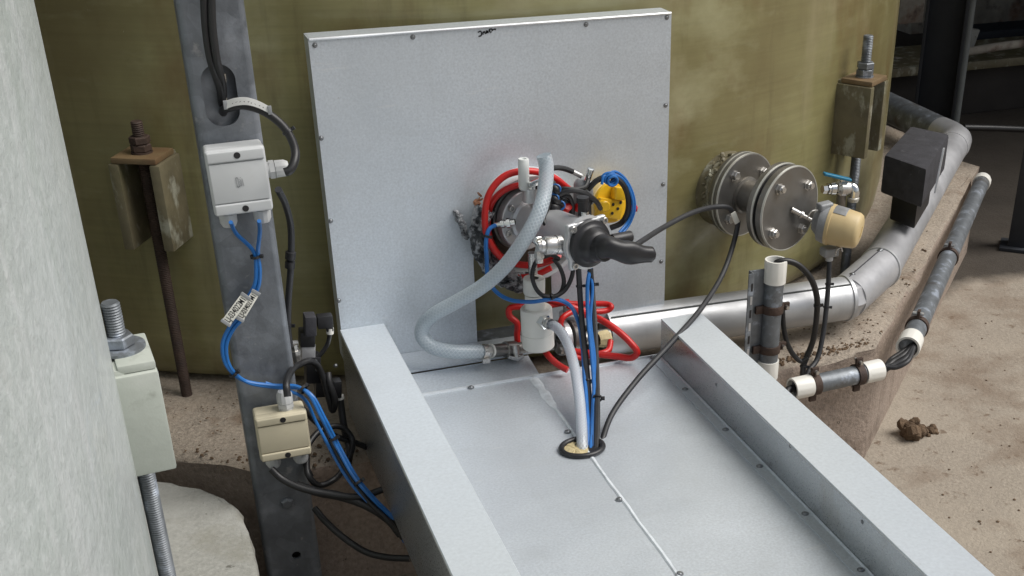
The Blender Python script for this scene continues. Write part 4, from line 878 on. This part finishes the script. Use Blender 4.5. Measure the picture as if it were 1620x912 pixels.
# ------------------------------------------------------------------ flange pair with level transmitter on the tank's right
n2 = V((math.sin(R(21.5)), -math.cos(R(21.5)), 0)); s2 = V((-n2.y, n2.x, 0))
F0 = P(1180, 309, .075)
def ax2(s, r=0.0, a=0.0): return F0+n2*s+(s2*math.cos(a)+UP*math.sin(a))*r
def flanges():
    t = thing("blind_flange_nozzle", "pair of dull bolted pipe flanges sticking out of the olive tank", "pipe flange", ax2(-.09))
    MB().lathe(ax2(-.10), n2, [(0, .085), (.075, .084), (.076, .05)], 40).build("nozzle_pad", M['lug'], t)
    fl = MB().lathe(ax2(-.028), n2, [(0, .03), (0, .0905), (.003, .0925), (.012, .0925), (.0125, .0895), (.0155, .0895), (.016, .0925), (.026, .0925), (.028, .0905), (.028, .024)], 64).build("tank_flange", M['darksteel'], t)
    MB().lathe(ax2(-.0005), n2, [(0, .0895), (.0008, .0930), (-.003, .0936), (-.003, .0925)], 64).build("flange_rim", M['rim'], fl)
    MB().lathe(ax2(-.013), n2, [(0, .0925), (.0, .0934), (-.004, .0934), (-.004, .0925)], 64).build("flange_rim", M['rim'], fl)
    MB().lathe(ax2(0), n2, [(-.002, .042), (.004, .041), (.006, .036), (.10, .036)], 40).build("spool", M['darksteel'], t)
    f2 = MB().lathe(ax2(.082), n2, [(0, .03), (0, .0905), (.002, .0925), (.0155, .0925), (.0175, .0905), (.0175, .085)], 64).build("spool_flange", M['darksteel'], t)
    MB().lathe(ax2(.099), n2, [(0, .070), (0, .086), (.010, .086), (.010, .070)], 48).build("gasket", M['black'], t)
    f3 = MB().lathe(ax2(.1075), n2, [(0, .085), (0, .0905), (.002, .0925), (.0175, .0925), (.0195, .0905), (.0195, 0)], 64).build("blind_flange", M['darksteel'], t)
    for s, f in ((.0990, f2), (.1265, f3)): MB().lathe(ax2(s), n2, [(0, .0895), (.0012, .0905), (.0012, .0922), (-.003, .0936), (-.003, .0925)], 64).build("flange_rim", M['rim'], f)
    for k in range(4):
        a = R(38+90*k)
        inst("bolt", HEX, t, ax2(.127, .068, a), n2, .4*k, .86); inst("bolt", HEX, t, ax2(0, .068, a), n2, .3*k, .86)
        MB().cyl(ax2(-.036, .068, a), ax2(.0, .068, a), .0062, 12).build("bolt_shank", M['steel'], t)
        MB().cyl(ax2(.078, .068, a), ax2(.142, .068, a), .0062, 12).build("bolt_shank", M['steel'], t)
    rnd = random.Random(6); mb = MB()
    for k in range(22):
        a = R(100+95*k/21); mb.lathe(ax2(-.046+rnd.uniform(-.010, .010), .084+rnd.uniform(-.003, .006), a), (rnd.uniform(-1, 1), -.5, rnd.uniform(-1, 1)), [(0, 0), (.001, .006), (.003, .004), (.004, 0)], 6)
    mb.build("laminate_fringe", M['lug'], t, sharp=20)
flanges()
def transmitter():
    c = P(1324, 358, -.07); ax = V((.70, -.70, -.10)).normalized(); t = thing("level_transmitter", "level transmitter with domed tan cap in front of the blind flange", "transmitter", c)
    a, b = ax2(.127, .004, R(-20)), P(1283, 348, -.055); d = (b-a).normalized()
    MB().lathe(a, d, [(0, .006), ((b-a).length*.45, .006), ((b-a).length*.45, .0085), ((b-a).length*.55, .0085), ((b-a).length*.55, .0045), ((b-a).length, .0045)], 14).build("probe_stem", M['steel'], t)
    ax, u, w = frame(ax)
    MB().lathe(c-ax*.036, ax, [(-.016, 0), (-.016, .020), (-.004, .030), (0, .040), (.012, .0435), (.022, .0435), (.022, .041)], 40).build("housing", M['peeled'], t)
    cap = MB().lathe(c-ax*.018, ax, [(0, .0450), (.007, .0450), (.008, .0430), (.040, .0415), (.062, .0390), (.068, .0355), (.071, .028), (.072, 0)], 48).build("cap", M['tan'], t)
    MB().box(c+ax*.0544, (.012, .0010, .0008), ((u*.3+w).normalized(), (u-w*.3).normalized(), ax)).build("moulded_mark", M['orangeband'], cap)
    MB().lathe(c-ax*.010, ax, [(0, .0433), (.001, .0440), (.028, .0427), (.029, .0415)], 14, R(60), 1.1).build("worn_patch", M['peeled'], cap)
    MB().box(P(1305, 327, -.055), (.016, .012, .009), (V((1, 0, .1)).normalized(), V((0, 1, 0)), V((-.1, 0, 1)).normalized())).build("upper_ear", M['peeled'], t, .005, 3)
    MB().box(P(1312, 398, -.060), (.018, .014, .010)).build("lower_ear", M['peeled'], t, .005, 3)
    MB().cyl(P(1312, 400, -.062), P(1312, 412, -.062), .0085, 10).build("cable_gland", M['gland'], t)
    MB().tube([P(1322, 404, -.080), P(1324, 396, -.090), P(1330, 392, -.088), P(1333, 398, -.078)], .0016, 6).build("retaining_wire", M['steel'], t)
    MB().tube([P(1283, 352, -.055), P(1278, 345, -.06), P(1284, 335, -.062), P(1294, 333, -.06)], .0016, 6).build("earth_wire", M['steel'], t)
transmitter()
def small_valve():
    yv = .02; t = thing("small_ball_valve", "small chrome ball valve with blue lever above the transmitter", "ball valve", P(1335, 302, yv))
    a, b = P(1301, 300, yv), P(1350, 296, yv); d = (b-a).normalized(); L = (b-a).length
    MB().lathe(a, d, [(0, 0), (0, .0095), (.010, .0105), (.010, .0085), (.014, .0085)], 6).build("end_plug", M['chrome'], t, sharp=20)
    MB().lathe(a+d*.012, d, [(0, .009), (0, .0125), (.004, .0125), (.004, .010), (.007, .010), (.007, .0135), (.018, .0145), (.018, .010)], 16).build("union_nut", M['chrome'], t)
    MB().lathe(P(1328, 299, yv), d, [(-.006, .010), (0, .0165), (.012, .0175), (.022, .0155), (.024, .010)], 24).build("ball_body", M['steel'], t)
    MB().lathe(P(1331, 300, yv), UP, [(-.004, .013), (.016, .012), (.02, .008), (.026, .008)], 6).build("bonnet", M['castgrey'], t, sharp=20)
    MB().tube([P(1340, 298, yv), P(1349, 297, yv-.004), P(1352, 303, yv-.008), P(1350, 315, yv-.008)], .0115, 18).build("outlet_elbow", M['chrome'], t)
    MB().lathe(P(1350, 312, yv-.008), (0, 0, -1), [(0, .0118), (.001, .0135), (.005, .0135), (.006, .012), (.010, .012), (.010, 0)], 20).build("elbow_lip", M['rim'], t)
    MB().cyl(P(1331, 306, yv), P(1329, 330, yv+.01), .011, 20).build("down_stub", M['darksteel'], t)
    p, q = P(1303, 275, yv), P(1346, 285, yv-.012); e = (q-p).normalized(); w_ = UP.cross(e).normalized()
    MB().box((p+q)/2, ((q-p).length/2, .0075, .0032), (e, w_, e.cross(w_))).build("lever", M['bluepl'], t, .0025, 3)
    MB().cyl(P(1331, 294, yv), P(1331, 283, yv-.004), .0045, 12).build("lever_spindle", M['chrome'], t)
small_valve()

# ------------------------------------------------------------------ clad pipe round the tank
def clad_pipe():
    zc = -.100; t = thing("insulated_pipe", "aluminium clad insulated pipe bending round the foot of the olive tank", "pipe", PZ(1200, 490, ZP))
    nodes = [PZ(958, 526, zc), PZ(1338, 472, zc), PZ(1392, 424, zc), PZ(1513, 222, zc)]
    back = PZ(1385, 160, zc); nodes.append(V((back.x, back.y, zc))); r = .0505
    A, B, C_, D, E_ = nodes
    def seg(name, a, b, m, ra=r, parent=t): return MB().cyl(a, b, ra, 40).build(name, m, parent)
    d0 = (B-A).normalized(); MB().lathe(A, d0, [(.0, r-.008), (.0, r), ((B-A).length, r)], 48).lathe(A, d0, [(0, r-.008), (.05, r-.009), (.05, 0)], 40).build("cladding_sheet", M['alupipe'], t)
    MB().lathe(A+d0*.035, d0, [(0, 0), (0, r-.010)], 30).build("open_end_insulation", M['foam'], t)
    s = d0.cross(UP).normalized()
    MB().box((A+B)/2+UP*(r*.86)-s*(r*.50)*-1+V((0, 0, .001)), ((B-A).length/2-.004, .0018, .0014), (d0, s, UP)).build("long_seam", M['greypaint'], t)
    seg("elbow_segment", B-d0*.0, C_, M['alugrey'], r*.995)
    for a, b in ((B, d0), (C_, (C_-B).normalized())):
        MB().lathe(a-b*.006, b, [(0, r), (.001, r+.003), (.009, r+.003), (.010, r)], 48).build("swaged_bead", M['alupipe'], t)
    MB().lathe(C_, UP, [(-r, 0), (-r*.7, r*.70), (0, r), (r*.7, r*.70), (r, 0)], 32).build("elbow_knuckle", M['alugrey'], t)
    MB().lathe(B, UP, [(-r, 0), (-r*.7, r*.70), (0, r), (r*.7, r*.70), (r, 0)], 32).build("elbow_knuckle", M['alugrey'], t)
    MB().tube([C_, D], r*.97, 40, 1).build("cladding_sheet", M['alugrey'], t)
    c1 = D+(C_-D).normalized()*.10; c2 = D+(E_-D).normalized()*.10
    MB().tube([c1, D+(C_-D).normalized()*.03, D+(E_-D).normalized()*.03, c2], r, 32, 6).build("far_elbow", M['alugrey'], t)
    MB().cyl(c2, E_+(E_-D)*.6, r*.98, 32).build("cladding_sheet", M['zincpipe'], t)
    for x, y, q in ((1355, 420, B), (1388, 377, C_), (1390, 388, C_)):
        p = P(x, y, 0); 
    for p, k in ((B, .4), (C_, .15), (C_, .55)):
        e = (C_-B).normalized(); inst("rivet", SCREW, t, p+(e*(-.02 if p is C_ else .02))+(UP*.92-s*-.38).normalized()*r*.0+UP*(r*.985)+e*.02*k, (0, 0, 1), 0, 1.1)
    # small seam of the elbow
    MB().tube([B+UP*r*.99, (B+C_)/2+UP*(r*1.0), C_+UP*r*1.0], .0016, 6).build("elbow_seam", M['foam'], t)
    # metal flap by the black cover
    return nodes
pn = clad_pipe()
def black_cover():
    # box shaped foam cover over a valve on the pipe
    T1, T2, T3, T4 = None, None, None, None
    zt = .135; a = PZ(1399, 245, zt); b = PZ(1466, 268, zt); c = PZ(1502, 212, zt); d = PZ(1441, 199, zt)
    o = (a+b+c+d)/4; ex = ((b-a)+(c-d)).normalized(); ey = UP.cross(ex); hw = ((b-a).length+(c-d).length)/4; hd = ((d-a).length+(c-b).length)/4
    t = thing("valve_cover", "black foam box cover sitting over the clad pipe", "insulation cover", V((o.x, o.y, -.07)))
    hgt = .098
    mb = MB(); 
    top = [a, b, c, d]; bot = [V((p.x, p.y, zt-hgt)) for p in top]
    i = mb.add(top+bot)
    for q in ((0, 1, 2, 3), (7, 6, 5, 4), (0, 4, 5, 1), (1, 5, 6, 2), (2, 6, 7, 3), (3, 7, 4, 0)): mb.face([i+k for k in q])
    mb.build("cover_box", M['foam'], t, .008, 2)
    cc_ = V((o.x, o.y, 0))-ey*0
    MB().prism([V((p.x, p.y, zt-hgt+.004)) for p in [o+(q-o)*.62 for q in top]], (0, 0, -.085)).build("inner_collar", M['black'], t, .006)
    # bright metal strip on the right side
    m1 = b+(c-b)*.72+V((0, 0, -.015)); m2 = b+(c-b)*.55+V((0, 0, -.115)); nn = (c-b).normalized().cross(UP)
    MB().prism([m1, m1+(c-b).normalized()*.012, m2+(c-b).normalized()*.012, m2], nn*.004).build("metal_strip", M['edge'], t)
black_cover()

# ------------------------------------------------------------------ conduits
def sleeve(mb, p, d, L, r, n=36):
    """ribbed white coupling sleeve, bore open"""
    ax, u, w = frame(d); prof = []
    ring = []
    for t, rr, rib in ((0, r*.80, 0), (0, r*.97, 0), (.002, r, 1), (L*.78, r*1.0, 1), (L*.82, r*.985, 0), (L, r*.985, 0), (L, r*.80, 0)):
        b = mb.add([p+ax*t+(u*math.cos(2*math.pi*i/n)+w*math.sin(2*math.pi*i/n))*(rr*(1-.035*rib*(i % 3 == 0))) for i in range(n)]); ring.append(b)
    for a, b in zip(ring, ring[1:]):
        for i in range(n): mb.face([a+i, a+(i+1) % n, b+(i+1) % n, b+i])
    b = mb.add([p+ax*(L*.5)]); 
    for a, f in ((ring[0], 1),):
        q = mb.add([p+ax*.03+(u*math.cos(2*math.pi*i/n)+w*math.sin(2*math.pi*i/n))*r*.78 for i in range(n)])
        for i in range(n): mb.face([a+i, q+i, q+(i+1) % n, a+(i+1) % n])
def clamp(t, p, d, r, side, m='rust'):
    ax, u, w = frame(d)
    mb = MB().lathe(p-ax*.009, ax, [(0, r), (0, r+.0035), (.018, r+.0035), (.018, r)], 28)
    sd_ = (V(side)-ax*V(side).dot(ax)).normalized(); f = ax.cross(sd_)
    for s in (-1, 1): mb.box(p+sd_*(r+.010)*s, (.0095, .0085, .0035), (sd_, ax, f))
    c = mb.build("pipe_clamp", M[m], t, .001)
    MB().cyl(p+sd_*(r+.011)-f*.014, p+sd_*(r+.011)+f*.012, .0042, 8).build("clamp_bolt", M['steel'], c)
    MB().lathe(p-sd_*(r+.011)-f*.008, -f, [(0, .0068), (.006, .0068), (.006, 0)], 6).build("clamp_nut", M['steel'], c, sharp=20)
def horizontal_conduit():
    a, b = PZ(1253, 616, -.215), PZ(1392, 585, -.215); d = (b-a).normalized(); L = (b-a).length; r = .0215
    t = thing("cable_conduit", "short grey conduit with white end sleeves clamped across the plinth edge", "conduit", (a+b)/2)
    MB().cyl(a+d*.012, b-d*.012, r, 28).build("conduit_tube", M['zincpipe'], t)
    mb = MB(); sleeve(mb, a, d, .046, r*1.16); mb.build("end_sleeve", M['pvc'], t)
    mb = MB(); sleeve(mb, b, -d, .046, r*1.16); mb.build("end_sleeve", M['pvc'], t)
    clamp(t, a+d*.056, d, r, UP); clamp(t, b-d*.060, d, r, UP)
    e = a+d*.03
    cable("black_cable", "black cable leaving the left end of the short horizontal conduit", [a+d*.03, a-d*.01, P(1243, 628, a.y-.012), P(1228, 645, a.y-.02)], .0085, M['cable'])
    q = PZ(1440, 550, -.195)
    for k, (dx, dy) in enumerate(((0, 0), (3, 6), (-2, -5), (5, 11))):
        cable("black_cable", ("uppermost", "middle", "thin upper", "lowest")[k]+" black cable bridging the short conduit and the long plinth conduit", [b-d*.02, b+d*.01+V((0, 0, .003*k-.005)), PZ(1412+dx, 573+dy*.8, -.21), PZ(1430+dx, 562+dy, -.20), PZ(1446, 546+dy*.3, -.19)], (.0075, .0070, .006, .0055)[k], M['greycable' if k % 2 else 'cable'])
horizontal_conduit()
def long_conduit():
    zl = -.195; a, b = PZ(1436, 551, zl), PZ(1553, 289, zl); d = (b-a).normalized(); r = .0245
    t = thing("cable_conduit", "long weathered conduit running away along the plinth's right edge", "conduit", (a+b)/2)
    MB().cyl(a+d*.014, b, r, 28).build("conduit_tube", M['zincpipe'], t)
    mb = MB(); sleeve(mb, a, d, .052, r*1.16); mb.build("end_sleeve", M['pvc'], t)
    mb = MB(); sleeve(mb, b+d*.02, -d, .040, r*1.14); mb.build("end_sleeve", M['pvc'], t)
    MB().cyl(b-d*.10, b-d*.01, r*.9, 24).build("dark_socket", M['black'], t)
    clamp(t, a+d*.125, d, r, UP); clamp(t, a+d*.62, d, r, UP)
long_conduit()
def vertical_conduit():
    yv = -.15; a, b = P(1228, 411, yv), P(1213, 597, yv); d = (b-a).normalized(); L = (b-a).length; r = .0205
    t = thing("cable_conduit", "upright grey conduit with white sleeves beside the slotted bracket", "conduit", b)
    MB().cyl(a+d*.012, b-d*.012, r, 28).build("conduit_tube", M['zincpipe'], t)
    mb = MB(); sleeve(mb, a, d, .050, r*1.17); mb.build("end_sleeve", M['pvc'], t)
    mb = MB(); sleeve(mb, b, -d, .042, r*1.17); mb.build("end_sleeve", M['pvc'], t)
    clamp(t, a+d*(L*.40), d, r, (1, 0, 0)); clamp(t, a+d*(L*.74), d, r, (1, 0, 0))
    k = thing("slotted_bracket", "grey slotted channel bracket holding the upright conduit", "bracket", P(1192, 590, yv))
    x = P(1195, 430, yv).x; zt, zb = P(1192, 430, yv).z, ZP-.06
    MB().box((x+.010, yv+.006, (zt+zb)/2), (.017, .0018, (zt-zb)/2)).build("web", M['zincpipe'], k, .0006)
    MB().box((x-.0085, yv+.000, (zt+zb)/2), (.0018, .010, (zt-zb)/2)).build("flange", M['zincpipe'], k, .0006)
    MB().box((x-.014, yv-.010, (zt+zb)/2), (.006, .0018, (zt-zb)/2)).build("lip", M['zincpipe'], k, .0006)
    for i in range(7):
        z = zt-.03-.03*i
        if z > zb+.02: MB().box((x-.0120, yv-.0118, z), (.0022, .0004, .009)).build("slot", M['alupipe'] if i % 2 else M['black'], k)
vertical_conduit()
cable("black_cable", "black cable looping out of the upright conduit and down to the plinth", [P(1226, 425, -.15), P(1229, 416, -.155), P(1243, 413, -.16), P(1262, 419, -.165), P(1282, 440, -.17), P(1292, 468, -.17), P(1292, 500, -.165), P(1286, 540, -.155), P(1276, 566, -.15), P(1271, 580, -.15), P(1270, 600, -.155)], .0066, M['cable'], ties=(.55, .9))
cable("black_cable", "second black cable rejoining the loop below the upright conduit", [P(1238, 490, -.13), P(1240, 520, -.135), P(1246, 545, -.14), P(1258, 565, -.145), P(1268, 572, -.15), P(1278, 566, -.155)], .0056, M['cable'])
cable("black_cable", "black cable hanging from the level transmitter behind the looped cable", [P(1312, 408, -.062), P(1311, 440, -.075), P(1308, 480, -.09), P(1302, 530, -.11), P(1292, 570, -.13), P(1279, 588, -.145), P(1272, 604, -.155)], .0058, M['greycable'], ties=(.22, .36))

# ------------------------------------------------------------------ clod and grit on the floor
mb = MB(); rnd = random.Random(9)
cl = PZ(1436, 690, ZF)
for k in range(80):
    t = rnd.random()**1.4; c = cl+V((.078*t+rnd.uniform(-.014, .014), rnd.uniform(-.026, .026)*(1-.5*t), rnd.uniform(0, .036)*(1-t)**1.2)); q = rnd.uniform(.007, .017)*(1-.5*t)
    mb.lathe(c, (rnd.uniform(-1, 1), rnd.uniform(-1, 1), rnd.uniform(.2, 1)), [(-q, 0), (-q*.6, q*rnd.uniform(.7, 1.1)), (q*.1, q*rnd.uniform(.8, 1.3)), (q*.7, q*rnd.uniform(.5, .9)), (q, 0)], 7, rnd.uniform(0, 6))
tag(mb.build("mud_clod", M['mud'], sharp=40), "brown clod of dried mud on the floor beside the plinth", "clod")
mb = MB()
for k in range(55):
    x, y = rnd.uniform(1395, 1640), rnd.uniform(480, 930)
    p = PZ(x, y, ZF+.001)
    if p.x < .84+max(0, p.y+.11)*.985+.03: continue
    s = rnd.uniform(.0008, .0028)*(1.8 if rnd.random() < .06 else 1)
    mb.lathe(p, (0, 0, 1), [(0, s*1.3), (s*.5, s), (s*.7, 0)], 5)
for k in range(80):
    x, y = rnd.uniform(255, 420), rnd.uniform(610, 745); p = PZ(x, y, ZP+.0005)
    s = rnd.uniform(.0007, .0022)
    if p.x < -.52 and p.y < -.24 - (p.x+.545)*1.0: continue
    if p.y > TC.y-math.sqrt(TR**2-(p.x-TC.x)**2)-.005: continue
    mb.lathe(p, (0, 0, 1), [(0, s*1.3), (s*.5, s), (s*.7, 0)], 5)
for k in range(70):
    x, y = rnd.uniform(1240, 1390), rnd.uniform(505, 552); p = PZ(x, y, ZP+.0005); s = rnd.uniform(.0007, .0024)
    mb.lathe(p, (0, 0, 1), [(0, s*1.3), (s*.5, s), (s*.7, 0)], 5)
def edge_dirt(a, b, n, w):
    for k in range(n):
        t = rnd.random(); p = a.lerp(b, t)+V((rnd.gauss(0, w*.4), rnd.gauss(.012, w), 0)); s = rnd.uniform(.0010, .0042)
        p.z = ZP-.001; mb.lathe(p, (rnd.uniform(-.5, .5), rnd.uniform(-.5, .5), 1), [(-s*.3, s*1.2), (s*.5, s*rnd.uniform(.6, 1.1)), (s*.9, 0)], 5)
edge_dirt(V((.58, -.115, 0)), V((.83, -.095, 0)), 190, .011)
edge_dirt(V((.84, -.09, 0)), V((1.4, .48, 0)), 22, .012)
edge_dirt(V((-.95, .19, 0)), V((-.55, -.165, 0)), 70, .012)
edge_dirt(V((-.50, -.165, 0)), V((-.36, -.155, 0)), 60, .03)
o = mb.build("grit", M['mud'], sharp=180); o["kind"] = "stuff"
